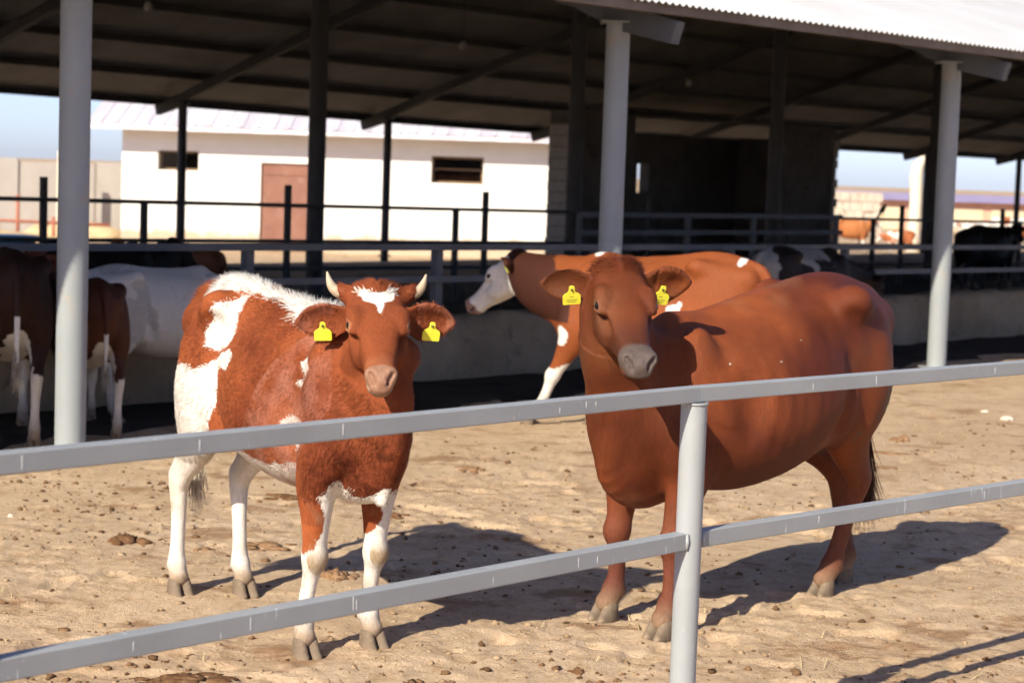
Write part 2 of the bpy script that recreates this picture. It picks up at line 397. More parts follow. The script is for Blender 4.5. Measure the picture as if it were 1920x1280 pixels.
def cow_body(scale=1.0, belly=1.0, depth=1.0, poll=(.98, 0, 1.40), face=(.8, 0, -.6), roll=0.0, head=1.0, feet=((0, 0),) * 4,
             ear=((.0, 1, -.12, .15), (.0, 1, -.12, .15)), horned=False, step=.010, hstep=.006, neck=1.0, lean=1.0, tail=True, dewlap=1.0,
             tailx=0.0, earsize=1.0, heavy=1.0, muscle=1.0, slope=0.0, width=1.0, earbase=(.035, -.012), rump=1.0, folds=.006, muz=1.0, tuck=0.0, crease=1.0, ribs=.0022, hook=1.0):
    """everything in the animal's own frame: x forward, y left, z up, hooves at z = 0 (units of a 1.33 m cow, times scale)
       feet: (dx,dy) shifts of right fore, left fore, right hind, left hind;  ear: (s,side,up,facing) directions right, left"""
    pl = np.asarray(poll, float); f = unit(face); hs = head
    q = np.array([0, 0, 1.]) - f * f[2]; q = unit(q); r = np.cross(q, f)           # r : the head's left
    cr, sr = math.cos(roll), math.sin(roll); q, r = q * cr + r * sr, r * cr - q * sr
    HF = np.array([f, r, q])
    def hp(s, side, up): return pl + hs * (f * s + r * side + q * up)
    hmin = np.min([hp(a, b, c) for a in (-.08, .53) for b in (-.2, .2) for c in (-.2, .12)], 0); hmax = np.max([hp(a, b, c) for a in (-.08, .53) for b in (-.2, .2) for c in (-.2, .12)], 0)
    lo = np.minimum([-1.02, -.52, .0], hmin - .12); hi = np.maximum([.85, .52, 1.42], hmax + .12)
    F = Field(lo, hi, step, (hmin, hmax), hstep)
    up = (0, 0, 1)
    def g(p):
        p = np.array(p, float); p[..., 2] = p[..., 2] * (1 - slope * sstep(-.45, .5, p[..., 0])); return p
    # trunk : x, top, bottom, half width
    T = np.array([(-.80, 1.22, 1.02, .06), (-.755, 1.265, .93, .125), (-.67, 1.305, .84, .185), (-.57, 1.33, .76, .225), (-.45, 1.335, .68, .262), (-.30, 1.305, .60, .30),
                  (-.12, 1.29, .545, .345), (.06, 1.28, .52, .36), (.22, 1.28, .525, .335), (.36, 1.295, .545, .270), (.48, 1.285, .56, .212), (.60, 1.22, .60, .165), (.70, 1.10, .66, .11)])
    x, tp, bt, hw = T.T
    sl = 1 - slope * sstep(-.45, .5, x); tp = tp * sl; bt = bt * sl
    mid = .5 * (tp + bt); bt = np.where((x > -.5) & (x < .5), mid - (mid - bt) * (1 + (depth - 1) * np.sin(np.clip((x + .5), 0, 1) * np.pi)), bt)
    hw = width * hw * (1 + (belly - 1) * np.exp(-((x - .0) / .33) ** 2)) * (1 + (lean - 1) * .6)
    bt = bt + tuck * sstep(.0, .45, x)
    axz = bt + (tp - bt) * np.interp(x, [-.86, -.5, -.1, .2, .5, .7], [.55, .55, .44, .42, .45, .5])
    F.sweep(np.column_stack([x, 0 * x, axz]), hw, tp - axz, axz - bt, up, k=0, p=2.3, per=4, pinch=.20, keel=.10)
    # top line ridge, hooks, pins, shoulder crest
    F.sweep(g([(-.76, 0, 1.245), (-.5, 0, 1.295), (-.1, 0, 1.25), (.2, 0, 1.25), (.42, 0, 1.275)]), .045, .048, .05, up, k=.07)
    wy = width
    for sy in (1, -1):
        F.ball(g((-.43, sy * .215 * wy * hook ** .5, 1.235)), (.07 * hook, .055 * hook, .05 * hook), k=.06)
        F.ball(g((-.765, sy * .090 * wy, 1.15)), (.05, .045, .055), k=.07)
        F.sweep(g([(-.43, sy * .20 * wy, 1.235), (-.60, sy * .165 * wy, 1.20), (-.77, sy * .09 * wy, 1.16)]), .045, .05, .08, up, k=.08)
        F.ball(g((.43, sy * .160 * wy, 1.02)), (.10, .078 * muscle, .23), k=.055)                  # shoulder blade
        F.ball(g((.30, sy * .375 * wy * (.6 + .4 * belly), .98)), (.05, .05, .22), k=.10, cut=True)                    # behind the shoulder
        F.ball(g((.565, sy * .140 * wy, .86)), (.085, .07, .11), k=.035)                            # point of shoulder
        F.ball(g((.44, sy * .185 * wy, .77)), (.09, .05, .09), k=.05)                             # elbow muscle
        F.ball(g((-.38, sy * .205 * wy, .82)), (.09, .06, .13), k=.08)                            # stifle fold
        F.ball(g((-.29, sy * (.345 * wy * (1 + (belly - 1) * .4)), 1.17)), (.11, .06, .06), k=.08, cut=True)     # hollow of the flank
    for sy in (1, -1):
        F.ball(g((-.57, sy * .165 * wy, .99)), (.16, .085, .20), k=.08)                           # thigh
        yb = .318 * wy * (1 + (belly - 1) * .5)
        F.sweep(g([(-.385, sy * (yb - .02), 1.17), (-.365, sy * yb, 1.02), (-.34, sy * (yb - .005), .86), (-.30, sy * (yb - .03), .74)]), .022, .022 * crease, .022 * crease, (1, 0, 0), k=.06, cut=True, per=5)
    # brisket and dewlap
    F.sweep(g(np.array([(.40, 0, .62), (.56, 0, .62), (.68, 0, .68), (.73, 0, .80)]) + np.array([0, 0, tuck])), wy * np.array([.10, .09, .07, .045]), [.12, .12, .10, .07], [.07 * dewlap, .085 * dewlap, .07 * dewlap, .05], up, k=.06)
    # legs
    FL = np.array([(.47, .145, .96, .060, .12), (.475, .165, .80, .078, .115), (.45, .165, .68, .070, .095), (.465, .155, .55, .050, .065), (.478, .148, .44, .042, .048), (.486, .146, .385, .046, .051),
                   (.480, .145, .32, .031, .036), (.473, .144, .24, .0265, .033), (.473, .144, .170, .029, .034), (.480, .144, .128, .039, .043), (.495, .145, .095, .034, .037), (.508, .146, .074, .040, .042)])
    HL = np.array([(-.56, .13, 1.05, .10, .20), (-.545, .165, .90, .10, .20), (-.535, .18, .76, .085, .155), (-.585, .175, .645, .056, .098), (-.66, .165, .555, .040, .066), (-.712, .158, .485, .040, .056),
                   (-.712, .154, .43, .036, .046), (-.695, .150, .34, .030, .036), (-.680, .148, .23, .029, .034), (-.672, .147, .165, .033, .037), (-.662, .147, .125, .040, .044), (-.643, .147, .095, .035, .039), (-.628, .147, .074, .040, .043)])
    foots = []
    for n, (tab, sy) in enumerate(((FL, -1), (FL, 1), (HL, -1), (HL, 1))):
        dx, dy = feet[n]; t = tab.copy(); wgt = np.clip((1.0 - t[:, 2]) / .95, 0, 1) ** 1.2
        px = t[:, 0] + dx * wgt; py = sy * t[:, 1] + dy * wgt
        py = py * (1 - (1 - wy) * .75 * (1 - wgt))
        F.sweep(g(np.column_stack([px, py, t[:, 2]])), t[:, 4] * heavy, t[:, 3] * heavy, t[:, 3] * heavy, (0, sy, 0), k=.035, per=4)
        foots.append((px[-1], py[-1], n))
        # knee cap / hock point / dewclaws
        if n < 2: F.ball(g((px[5] + .012, py[5], t[5, 2])), (.042, .042, .05), k=.02)
        else:
            F.ball(g((px[5] - .045, py[5], t[5, 2] + .015)), (.022, .020, .035), k=.025)
            F.sweep(g([(px[5] - .045, py[5], t[5, 2] + .03), (px[4] - .055, py[4], t[4, 2] + .02), (px[3] - .075, py[3], t[3, 2] + .04)]), .018, .018, .018, (1, 0, 0), k=.03)
        for s2 in (-1, 1): F.ball(g((px[-3] - .036, py[-3] + s2 * .020, t[-3, 2] - .012)), (.014, .012, .018), k=.012)
    # neck
    base = hp(.055, 0, -.055); a0 = g([.36, 0, 1.0]); a1 = g([.56, 0, 1.0]); d0 = base - a1
    m1 = a1 + d0 * .42 + np.array([.05, 0, .0]) ; m1[1] *= .8
    m2 = base - f * .02 - unit(f) * .06 + np.array([0, 0, .0]); m2 = base * .78 + m1 * .22
    F.sweep([a0, a1, m1, m2, base], np.array([wy, wy, .5 + wy * .5, 1, 1]) * np.array([.17, .16, .13, .105, .09]) * neck, np.array([.24, .22, .17, .125, .085]) * neck, np.array([.24, .205, .185, .15, .115]) * neck,
            [up, unit((-.35, 0, 1)), unit(np.array([-.55, 0, 1]) + q * .2), unit(q + np.array([-.2, 0, .5])), q], k=.07, per=12)
    # skin fold under the throat
    th = hp(.13, 0, -.16)
    F.sweep([th, th * .6 + np.array([.66, 0, .80]) * .4 + np.array([0, 0, -.04]), (.70, 0, .76), (.66, 0, .62)], [.018, .015, .017, .022], .06, [.035, .055 * dewlap, .06 * dewlap, .045 * dewlap], [q, unit((-.7, 0, .7)), unit((-.8, 0, .4)), unit((-.5, 0, .8))], k=.022, per=8)
    # head
    s_ = [-.015, .03, .08, .14, .20, .27, .34, .41, .455, .485]
    F.sweep([hp(a, 0, b) for a, b in zip(s_, [-.014, -.002, 0, 0, -.004, -.010, -.015, -.019, -.022, -.026])],
            hs * np.array([.066, .092, .102, .104, .094, .076, .063, .060 * muz ** .5, .062 * muz, .055 * muz]), hs * np.array([.050, .064, .068, .066, .060, .051, .045, .042, .041, .034]),
            hs * np.array([.06, .08, .085, .085, .08, .07, .06, .055, .052, .04]), q, k=.04, p=2.5, per=3)
    F.sweep([hp(a, 0, b) for a, b in zip([.05, .12, .20, .28, .36, .43, .46], [-.10, -.112, -.108, -.096, -.082, -.074, -.07])], hs * np.array([.05, .060, .060, .052, .043, .044, .04]), hs * .05,
            hs * np.array([.045, .055, .05, .040, .030, .026, .022]), q, k=.03 * hs, per=3)
    for sy in (1, -1):
        F.ball(hp(.168, sy * .086, .040), hs * np.array([.046, .030, .028]), k=.026 * hs, frame=HF)      # brow
        F.ball(hp(.206, sy * .089, .014), hs * np.array([.044, .024, .032]), k=.018 * hs, frame=HF)      # orbit
        F.sweep([hp(.176, sy * .106, .020), hp(.196, sy * .104, .036), hp(.222, sy * .101, .030)], hs * .006, hs * .006, hs * .006, q, k=.008 * hs, per=3)     # upper lid
        F.sweep([hp(.178, sy * .109, .012), hp(.202, sy * .112, .006), hp(.226, sy * .104, .014)], hs * .005, hs * .005, hs * .005, q, k=.008 * hs, per=3)     # lower lid
        F.ball(hp(.215, sy * .062, -.068), hs * np.array([.085, .034, .06]), k=.04 * hs, frame=HF)       # cheek
        F.ball(hp(.262, sy * .086, -.012), hs * np.array([.06, .02, .016]), k=.03 * hs, frame=HF, cut=True)  # hollow below the eye
        F.ball(hp(.202, sy * .1115, .0215), hs * np.array([.020, .018, .0105]), k=.005, frame=HF, cut=True)
    F.ball(hp(-.005, 0, .026), hs * np.array([.05, .075, .045]), k=.04 * hs, frame=HF)
    F.ball(hp(.450, 0, -.016), hs * np.array([.048, .074 * muz, .042]), k=.022 * hs, frame=HF)
    F.ball(hp(.440, 0, -.074), hs * np.array([.052, .058 * muz, .030]), k=.006 * hs, frame=HF)
    for sy in (1, -1):
        F.ball(hp(.470, sy * .045 * muz, .002), hs * np.array([.026, .024, .023]), k=.016 * hs, frame=HF)
        F.sweep([hp(.507, sy * .030 * muz, -.016), hp(.500, sy * .041 * muz, -.002), hp(.484, sy * .056 * muz, .012)], hs * np.array([.007, .011, .008]), hs * .012, hs * .012, f, k=.007 * hs, cut=True, per=2)
    F.sweep([hp(.42, -.075 * muz, -.058), hp(.470, -.048 * muz, -.051), hp(.490, 0, -.048), hp(.470, .048 * muz, -.051), hp(.42, .075 * muz, -.058)], hs * .0075, hs * .014, hs * .014, f, k=.005 * hs, cut=True, per=3)
    # ears
    ears = []
    for n, sy in ((0, -1), (1, 1)):
        es, eo, eu, ef = ear[n]; d = unit(f * es + r * sy * eo + q * eu); b0 = hp(earbase[0], sy * .090, earbase[1])
        face_n = unit(f * 1.0 + q * ef - d * (d @ (f + q * ef))); L = .185 * hs * earsize
        w_ = hs * earsize * np.array([.028, .046, .064, .062, .042, .012]); th_ = hs * np.array([.022, .017, .0145, .0140, .0135, .012])
        bend = [0, .0, .004, .010, .012, .006]
        pts = [b0 - d * .03 * hs + face_n * 0] + [b0 + d * L * t + face_n * (-bd) for t, bd in zip((.12, .35, .6, .85, 1.0), bend[1:])]
        F.sweep(pts, w_, th_, th_, face_n, k=.012, per=4, cup=hs * np.array([.0, .018, .034, .034, .024, .008]), cap=.8)
        ears.append((b0, d, face_n, L))
    if horned:
        for sy in (1, -1): F.sweep([hp(.02, sy * .07, .012), hp(.005, sy * .105, .026), hp(.0, sy * .128, .038)], hs * np.array([.04, .034, .026]), hs * np.array([.04, .034, .026]), hs * np.array([.04, .034, .026]), f, k=.03, per=2)
    if tail:
        F.sweep([(-.76, 0, 1.255), (-.85, tailx * .1, 1.235), (-.91, tailx * .3, 1.14), (-.93, tailx * .6, .95), (-.925, tailx * .9, .75), (-.915, tailx, .58)], [.045, .036, .030, .024, .019, .016], [.04, .034, .030, .024, .019, .016], [.05, .036, .030, .024, .019, .016], [(0, 0, 1), (0, 0, 1), (-1, 0, .3), (-1, 0, 0), (-1, 0, 0), (-1, 0, 0)], k=.03, per=3)
    V, Q = F.mesh()
    V = relax(V, Q, 3, .5)
    N = vnormals(V, Q); hcx = (V - pl) @ HF.T / hs; body = 1 - ((hcx[:, 0] > -.06) & (np.abs(hcx[:, 1]) < .15) & (np.abs(hcx[:, 2]) < .2)) * .75
    amp = body * sstep(.25, .6, V[:, 2]); wr = np.column_stack([V[:, 0] * 1.0, V[:, 1], V[:, 2] * .35])
    nk = np.exp(-((V[:, 0] - .62) / .16) ** 2) * sstep(.65, .8, V[:, 2])
    rib = np.sin(2 * np.pi * (V[:, 0] + .12 * (V[:, 2] - .9)) / .088) * np.exp(-((V[:, 0] - .02) / .20) ** 4) * np.exp(-((V[:, 2] - .93) / .22) ** 4) * ribs
    V = V + N * rib[:, None]
    V = V + N * (amp * (fbm(V, 3.5, 2, 301) * .007 * muscle ** 3 + fbm(wr, 11, 2, 305) * (.0025 + folds * nk)))[:, None]
    C = Cow(); C.V = V; C.Q = Q; C.HF = HF; C.poll = pl; C.hs = hs; C.ears = ears; C.foots = foots; C.scale = scale; C.hp = hp
    C.tail_tip = np.array([-.915, tailx, .60])
    C.hc = (V - pl) @ HF.T / hs
    return C
# ---------------- the lie of the place: the shed's own axes ------------------------------------
N0 = Vector((-2.458, 11.069, 0)); U = Vector((.677, .736, 0)).normalized(); W = Vector((-U.y, U.x, 0))      # along the shed, into the shed
BAY = 4.65
def P(s, t, z=0.0): return N0 + U * s + W * t + Vector((0, 0, z))
def ss(a, b, x):
    q = min(1, max(0, (x - a) / (b - a))); return q * q * (3 - 2 * q)
def drop(x, y):
    """the yard falls away gently behind the shed"""
    t = (x - N0.x) * W.x + (y - N0.y) * W.y
    return -.47 * ss(15, 24, t) - .75 * ss(62, 120, y)

# ---------------- ground -----------------------------------------------------------------------
def axis(core0, core1, st, far0, far1, grow=1.09):
    c = list(np.arange(core0, core1 + 1e-6, st)); d = st
    while c[-1] < far1: d *= grow; c.append(c[-1] + d)
    d = st
    while c[0] > far0: d *= grow; c.insert(0, c[0] - d)
    return np.array(c)
gx = axis(-2.6, 3.4, .0165, -420, 420, 1.10); gy = axis(5.4, 10.6, .0165, -40, 900, 1.06)
GX, GY = np.meshgrid(gx, gy); gp = np.column_stack([GX.ravel(), GY.ravel(), 0 * GX.ravel()])
def ground_relief(p):
    big = fbm(p, .55, 3, 5) * .022
    mid = fbm(p, 3.4, 2, 23); clod = fbm(p, 15.0, 3, 11)
    rough = sstep(-.30, .30, fbm(p, .8, 2, 31))
    h = big + mid * .006 + np.maximum(clod, -.25) * (.004 + .010 * rough)
    pr = vnoise(p, 6.2, 41); h = h - .014 * sstep(.48, .62, pr) * (.35 + rough)         # hoof prints
    return h * sstep(70, 20, p[:, 1]) - .006
gz = ground_relief(gp)
tt = (gp[:, 0] - N0.x) * W.x + (gp[:, 1] - N0.y) * W.y
gz = gz * (1 - .6 * sstep(.3, 1.2, tt)) - .47 * sstep(15, 24, tt) - .75 * sstep(62, 120, gp[:, 1])
gp[:, 2] = gz
nx = len(gx); ii = np.arange(len(gy) - 1)[:, None] * nx + np.arange(nx - 1)[None, :]; ii = ii.ravel()
GQ = np.column_stack([ii, ii + 1, ii + nx + 1, ii + nx])
def gz_at(x, y):
    i = min(max(int(np.searchsorted(gx, x)) - 1, 0), len(gx) - 2); j = min(max(int(np.searchsorted(gy, y)) - 1, 0), len(gy) - 2)
    fx = (x - gx[i]) / (gx[i + 1] - gx[i]); fy = (y - gy[j]) / (gy[j + 1] - gy[j]); Zs = gz.reshape(len(gy), nx)
    return float((Zs[j, i] * (1 - fx) + Zs[j, i + 1] * fx) * (1 - fy) + (Zs[j + 1, i] * (1 - fx) + Zs[j + 1, i + 1] * fx) * fy)

def dirt_material():
    m = NT('trodden_dirt'); v = m.coord((1, 1, 1))
    a = m.noise(v, 1.1, 4, .62); b = m.noise(v, 8.0, 4, .7); c = m.noise(v, 42, 3, .7)
    col = m.mix(m.ramp(a, [(.34, 0.), (.66, 1.)]), (.465, .33, .205), (.555, .41, .27))
    col = m.mix(m.ramp(b, [(.30, .75), (.50, 0.)]), col, (.34, .215, .110))
    col = m.mix(m.ramp(c, [(.28, .7), (.46, 0.)]), col, (.29, .19, .11))
    col = m.mix(m.ramp(c, [(.62, 0.), (.78, .65)]), col, (.60, .46, .29))
    patch = m.ramp(m.noise(m.coord((1, 1.6, 1)), 1.7, 5, .66), [(.56, 0.), (.64, .7)])
    col = m.mix(patch, col, (.235, .125, .06))                                                     # trampled dung
    m.base(col); m.rough(.97, .08); m.bump(m.noise(v, 48, 4, .8), .75, .014); return m.m
M['dirt'] = dirt_material()
ground = mesh_obj('ground', gp, GQ, M['dirt'], smooth=True); tag(ground, 'dry trodden yard of tan dirt with clods and hoof prints', 'ground', kind='structure')

# ---------------- floor inside the shed --------------------------------------------------------
def muck():
    m = NT('wet_muck'); v = m.coord((1, 1, 1)); a = m.noise(v, 2.2, 6, .65)
    m.base(m.mix(m.ramp(a, [(.35, 0.), (.68, 1.)]), (.016, .013, .010), (.050, .040, .028))); m.rough(.85, .2); m.bump(m.noise(v, 14, 6, .7), .7, .03); return m.m
M['muck'] = muck()
fs = np.linspace(-22, 62, 340); ft = np.concatenate([np.linspace(0, 1.3, 12), np.linspace(1.8, 11.2, 18)])
fv = []
for j, t in enumerate(ft):
    for s in fs:
        e = .55 + .22 * math.sin(s * 1.3) * math.sin(s * .47 + 1) + .10 * math.sin(s * 5.1) + .05 * math.sin(s * 13.7)
        tq = e + (t if t > 0 else 0) * (11.2 - e) / 11.2
        p = P(s, tq); p.z = drop(p.x, p.y) + (-.03 if j == 0 else .028 + .012 * math.sin(s * 7.7 + t * 5) * math.sin(t * 9.1 + s))
        fv.append(p)
n = len(fs); FQ = np.array([(j * n + i, j * n + i + 1, (j + 1) * n + i + 1, (j + 1) * n + i) for j in range(len(ft) - 1) for i in range(n - 1)])
tag(mesh_obj('shed_floor', [tuple(v) for v in fv], FQ, M['muck'], smooth=True), 'dark wet muck floor under the shed roof', 'floor', kind='structure')

# ---------------- the open shed ----------------------------------------------------------------
shed = empty('cattle_shed', P(0, 0), 0, 'open steel cattle shed with white corrugated roof on round grey columns', 'shed')
def sp(s, t, z): return tuple(P(s, t, z) - P(0, 0))
S0, S1 = -9.3, 55.8
T_RIDGE, T_FAR = 8.45, 17.0
EAVE_N, EAVE_TN = 2.86, -.62
def zfar(s): return float(np.interp(s, [-10, 10, 22, 60], [2.86, 2.70, 2.50, 2.46]))
RIDGE_Z = 5.55
def zroof(s, t):
    """underside of the roof sheet"""
    if t <= T_RIDGE: return EAVE_N + (RIDGE_Z - EAVE_N) * (t - EAVE_TN) / (T_RIDGE - EAVE_TN)
    return RIDGE_Z + (zfar(s) - RIDGE_Z) * (t - T_RIDGE) / (T_FAR + .75 - T_RIDGE)
def corrugated(name, t0, t1, rows, mat, dz=.012):
    pitch = .0762; k = 4; n = int((S1 - S0) / pitch) * k + 1; s = S0 + np.arange(n) * pitch / k
    wave = .011 * np.cos(np.arange(n) * 2 * math.pi / k + .4); V = []
    for j in range(rows):
        t = t0 + (t1 - t0) * j / (rows - 1)
        z = np.array([zroof(a, t) for a in s[::k * 20]]); z = np.interp(s, s[::k * 20], z)
        V.append(np.column_stack([U.x * s + W.x * t, U.y * s + W.y * t, z + wave + dz]))
    V = np.vstack(V); i = (np.arange(rows - 1)[:, None] * n + np.arange(n - 1)[None, :]).ravel()
    Q = np.column_stack([i, i + 1, i + n + 1, i + n]); o = mesh_obj(name, V, Q, mat, shed, smooth=True)
    return o
def roof_mat():
    m = NT('galvanised_sheet'); v = m.coord((1, 1, 1)); a = m.noise(v, .9, 5, .6)
    m.base(m.mix(m.ramp(a, [(.3, 0.), (.7, 1.)]), (.56, .55, .53), (.68, .68, .67))); m.rough(.5, .5, 0.0); return m.m
M['sheet'] = roof_mat()
M['underside_shade'] = mottled('shaded_underside', (.20, .185, .16), (.30, .28, .25), 1.2, .6, .35, 0)  # roof underside: shade put into the colour
corrugated('roof_sheet', EAVE_TN, T_RIDGE, 3, M['sheet']); corrugated('roof_sheet', T_RIDGE + .004, T_FAR + .75, 3, M['sheet'])
corrugated('roof_shade_sheet', EAVE_TN + .01, T_RIDGE - .01, 3, M['underside_shade'], .004); corrugated('roof_shade_sheet', T_RIDGE + .014, T_FAR + .74, 3, M['underside_shade'], .004)  # second sheet added below to carry the darkened underside
MB().bar(sp(S0, T_RIDGE, RIDGE_Z + .06), sp(S1, T_RIDGE, RIDGE_Z + .06), .5, .03).build('ridge_cap', M['sheet'], shed)
# columns
def column_mesh(name, r, h, mat, n=24):
    b = MB().tube([(0, 0, -.6), (0, 0, h)], r, n); b.box((-r * 1.5, -r * 1.5, h), (r * 1.5, r * 1.5, h + .012)); b.box((-r * 1.6, -r * 1.6, .03), (r * 1.6, r * 1.6, .045))
    o = b.build(name, mat, shed); smooth_by_angle(o); return o
first = None
trusses = [i for i in range(-2, 13)]
RAF = .16
for i in range(-1, 9):
    h = zroof(i * BAY, 0) - .12 - RAF
    o = column_mesh('column', .086, h, M['column']) if first is None else share('column', first.data, shed)
    first = first or o; o.location = sp(i * BAY, 0, 0)
mid = None
for i in range(0, 12):
    if mid is None: mid = column_mesh('ridge_column', .105, RIDGE_Z - .3, M['dark_steel'], 16); o = mid
    else: o = share('ridge_column', mid.data, shed)
    o.location = sp(i * BAY, T_RIDGE, 0)
for i in range(0, 13):
    s = i * BAY; h = zroof(s, T_FAR) - .12 - RAF
    o = column_mesh('rear_column', .075, h, M['dark_steel'], 12); o.location = sp(s, T_FAR, 0)
# rafters, one pair to a truss, with tapered tails over the columns
for i in trusses:
    s = i * BAY
    for t0, t1 in ((EAVE_TN + .05, T_RIDGE - .005), (T_FAR + .70, T_RIDGE + .005)):
        a = zroof(s, t0) - .115; b = zroof(s, t1) - .115; sg = 1 if t1 > t0 else -1
        pr = [(t0, a), (t1, b), (t1, b - RAF - .02), (t0 + sg * .95, zroof(s, t0 + sg * .95) - .115 - RAF), (t0 + sg * .55, zroof(s, t0 + sg * .55) - .115 - RAF - .05), (t0 + sg * .05, a - RAF * .95)]
        V = [sp(s - .045, t, z) for t, z in pr] + [sp(s + .045, t, z) for t, z in pr]; k = len(pr)
        F = [tuple(range(k)), tuple(range(k, 2 * k))[::-1]] + [(j, k + j, k + (j + 1) % k, (j + 1) % k) for j in range(k)]
        mesh_obj('rafter', V, F, M['inner_steel'] if sg > 0 else M['dark_steel'], shed)
# purlins and edge beams
M['eave'] = mottled('rusty_eave_beam', (.15, .115, .085), (.22, .18, .14), 3, .7, .3, .1)
for t in list(np.linspace(EAVE_TN + .06, T_RIDGE - .35, 8)) + list(np.linspace(T_RIDGE + .35, T_FAR + .68, 8)):
    b = MB(); ks = list(np.linspace(S0, S1, 15))
    V = []
    for s in ks:
        z = zroof(s, t)
        hp_ = .075 if t < 0 else .112
        V += [sp(s, t - .03, z - hp_), sp(s, t + .03, z - hp_), sp(s, t + .03, z - .002), sp(s, t - .03, z - .002)]
    F = [(4 * j + a, 4 * j + (a + 1) % 4, 4 * j + 4 + (a + 1) % 4, 4 * j + 4 + a) for j in range(len(ks) - 1) for a in range(4)] + [(0, 3, 2, 1), (len(V) - 4, len(V) - 3, len(V) - 2, len(V) - 1)]
    mesh_obj('purlin', V, F, M['eave'] if t < 0 else M['dark_steel'], shed)
# hanging bulbs under the far slope
for s, t, z, lab in ((8.72, 11.0, 3.55, 'bare white bulb hanging high at the left, between the two left columns'), (14.33, 11.0, 3.45, 'bare white bulb hanging beside the long slanting rafter near the middle'), (19.67, 11.0, 3.20, 'bare white bulb hanging in the dark right of the middle column')):
    top = zroof(s, t) - .11
    l = empty('hanging_bulb', P(s, t, z), 0, lab, 'light bulb', 'bulbs hanging in the shed')
    MB().tube([(0, 0, .10), (0, 0, top - z)], .006, 6).build('cord', M['dark_steel'], l)
    MB().tube([(0, 0, .05), (0, 0, .11)], .028, 10).build('socket', M['dark_steel'], l)
    pr = [(-.07, .012), (-.06, .034), (-.03, .052), (0, .054), (.03, .038), (.055, .026)]
    o = MB().tube([(0, 0, a) for a, b in pr], [b for a, b in pr], 14).build('bulb', mottled('bulb_glass', (.30, .29, .28), (.36, .35, .33), 5, .3, .5, 0), l, True)

# ---------------- feed bunk with its rail ------------------------------------------------------
def bunk():
    T0, H = 1.62, .52; b = []
    rng = np.random.RandomState(3)
    prof = [(0, 0), (-.02, .15), (.0, .30), (.02, .44), (.05, .50), (.10, .53), (.28, .53), (.34, .50), (.36, .30), (.36, -.1)]
    ks = np.arange(-16, 42, .12); V = []
    for s in ks:
        for k, (a, z) in enumerate(prof):
            nz = .018 * math.sin(s * 3.1 + k) + .012 * math.sin(s * 9.3 + k * 2.1) + .010 * rng.randn()
            V.append(P(s, T0 + a + nz, max(z, -.1) + (.012 * rng.randn() if 2 < k < 8 else 0)))
    n = len(prof); F = [(i * n + j, (i + 1) * n + j, (i + 1) * n + j + 1, i * n + j + 1) for i in range(len(ks) - 1) for j in range(n - 1)]
    F = np.array(F)
    o = mesh_obj('feed_bunk', [tuple(v) for v in V], F, M['bunk'], smooth=True)
    tag(o, 'long low grey concrete feed bunk caked with dirt inside the shed', 'feed bunk')
bunk()

def rail_fence(name, s0, s1, t, rails, posts, label, mat, rw=.045, rh=.045, pw=.055, zb=0.0, slope=0.0, ref=0.0, square=True):
    r = empty(name, P(s0, t, 0), 0, label, 'fence'); o0 = P(s0, t, 0)
    def q(s, z, dt=0.0): return tuple(P(s, t + dt, z + slope * (s - ref)) - o0)
    for s, top in posts:
        if square: MB().bar(q(s, zb - slope * (s - ref)), q(s, top), pw, pw, tuple(U)).build('post', mat, r)
        else: MB().tube([q(s, zb), q(s, top)], pw / 2, 12).build('post', mat, r, True)
    for z in rails:
        MB().bar(q(s0, z, -pw / 2 - rw / 2), q(s1, z, -pw / 2 - rw / 2), rw, rh).build('rail', mat, r)
    return r
rail_fence('bunk_rail', -14, 40, 1.80, (1.08, .83), [(2.75 + 1.93 * k, 1.08) for k in range(-7, 18)], 'grey two rail barrier standing on the concrete feed bunk', M['inner_steel'], .05, .05, .07, .5, -.006, 2)
rail_fence('pen_fence', -2, 45, 8.0, (1.20, .79, .48), [(5.21 + 3.27 * k, 1.43) for k in range(-2, 12)] + [(6.47 + 4.75 * k, 1.22) for k in range(-1, 8)], 'dark three rail pen fence with tall thin uprights across the middle of the shed', M['dark_steel'], .04, .045, .06, -.1, -.0085, 8)
rail_fence('pen_rail', 11.9, 17.6, 6.6, (1.17, .95), [(11.95, 1.19), (14.1, 1.19), (15.55, 1.19), (17.55, 1.19)], 'short grey pen rail standing before the dark block room', M['inner_steel'], .05, .06, .06, -.05)

# ---------------- block room under the far slope ------------------------------------------------
room = empty('block_room', P(20.1, 14.0, 0), 0, 'dark unplastered block room standing under the far half of the shed', 'room')
def rq(s, t, z): return tuple(P(s, t, z) - P(20.1, 14.0, 0))
def wall_run(name, s0, s1, t, th, z1, mat, par, holes=(), jag=0.0, z0=-.3):
    """wall along the shed, thickness th, with rectangular openings (s0,s1,z0,z1)"""
    b = MB(); cuts = sorted({s0, s1} | {h[0] for h in holes} | {h[1] for h in holes})
    def slab(a, c, lo, hi):
        V = [rq(x, y, z) for z in (lo, hi) for x, y in ((a, t), (c, t), (c, t + th), (a, t + th))]
        b.add(V, [(0, 3, 2, 1), (4, 5, 6, 7), (0, 1, 5, 4), (1, 2, 6, 5), (2, 3, 7, 6), (3, 0, 4, 7)])
    for a, c in zip(cuts[:-1], cuts[1:]):
        hs = [h for h in holes if h[0] <= a + 1e-6 and h[1] >= c - 1e-6]
        if not hs: slab(a, c, z0, z1)
        else:
            if hs[0][2] > z0: slab(a, c, z0, hs[0][2])
            if hs[0][3] < z1: slab(a, c, hs[0][3], z1)
    return b.build(name, mat, par)
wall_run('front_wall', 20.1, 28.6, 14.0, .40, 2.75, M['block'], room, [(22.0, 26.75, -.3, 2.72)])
wall_run('back_wall', 22.9, 28.6, 16.3, .25, 2.45, M['block'], room, [(24.92, 25.30, 1.30, 1.88)])
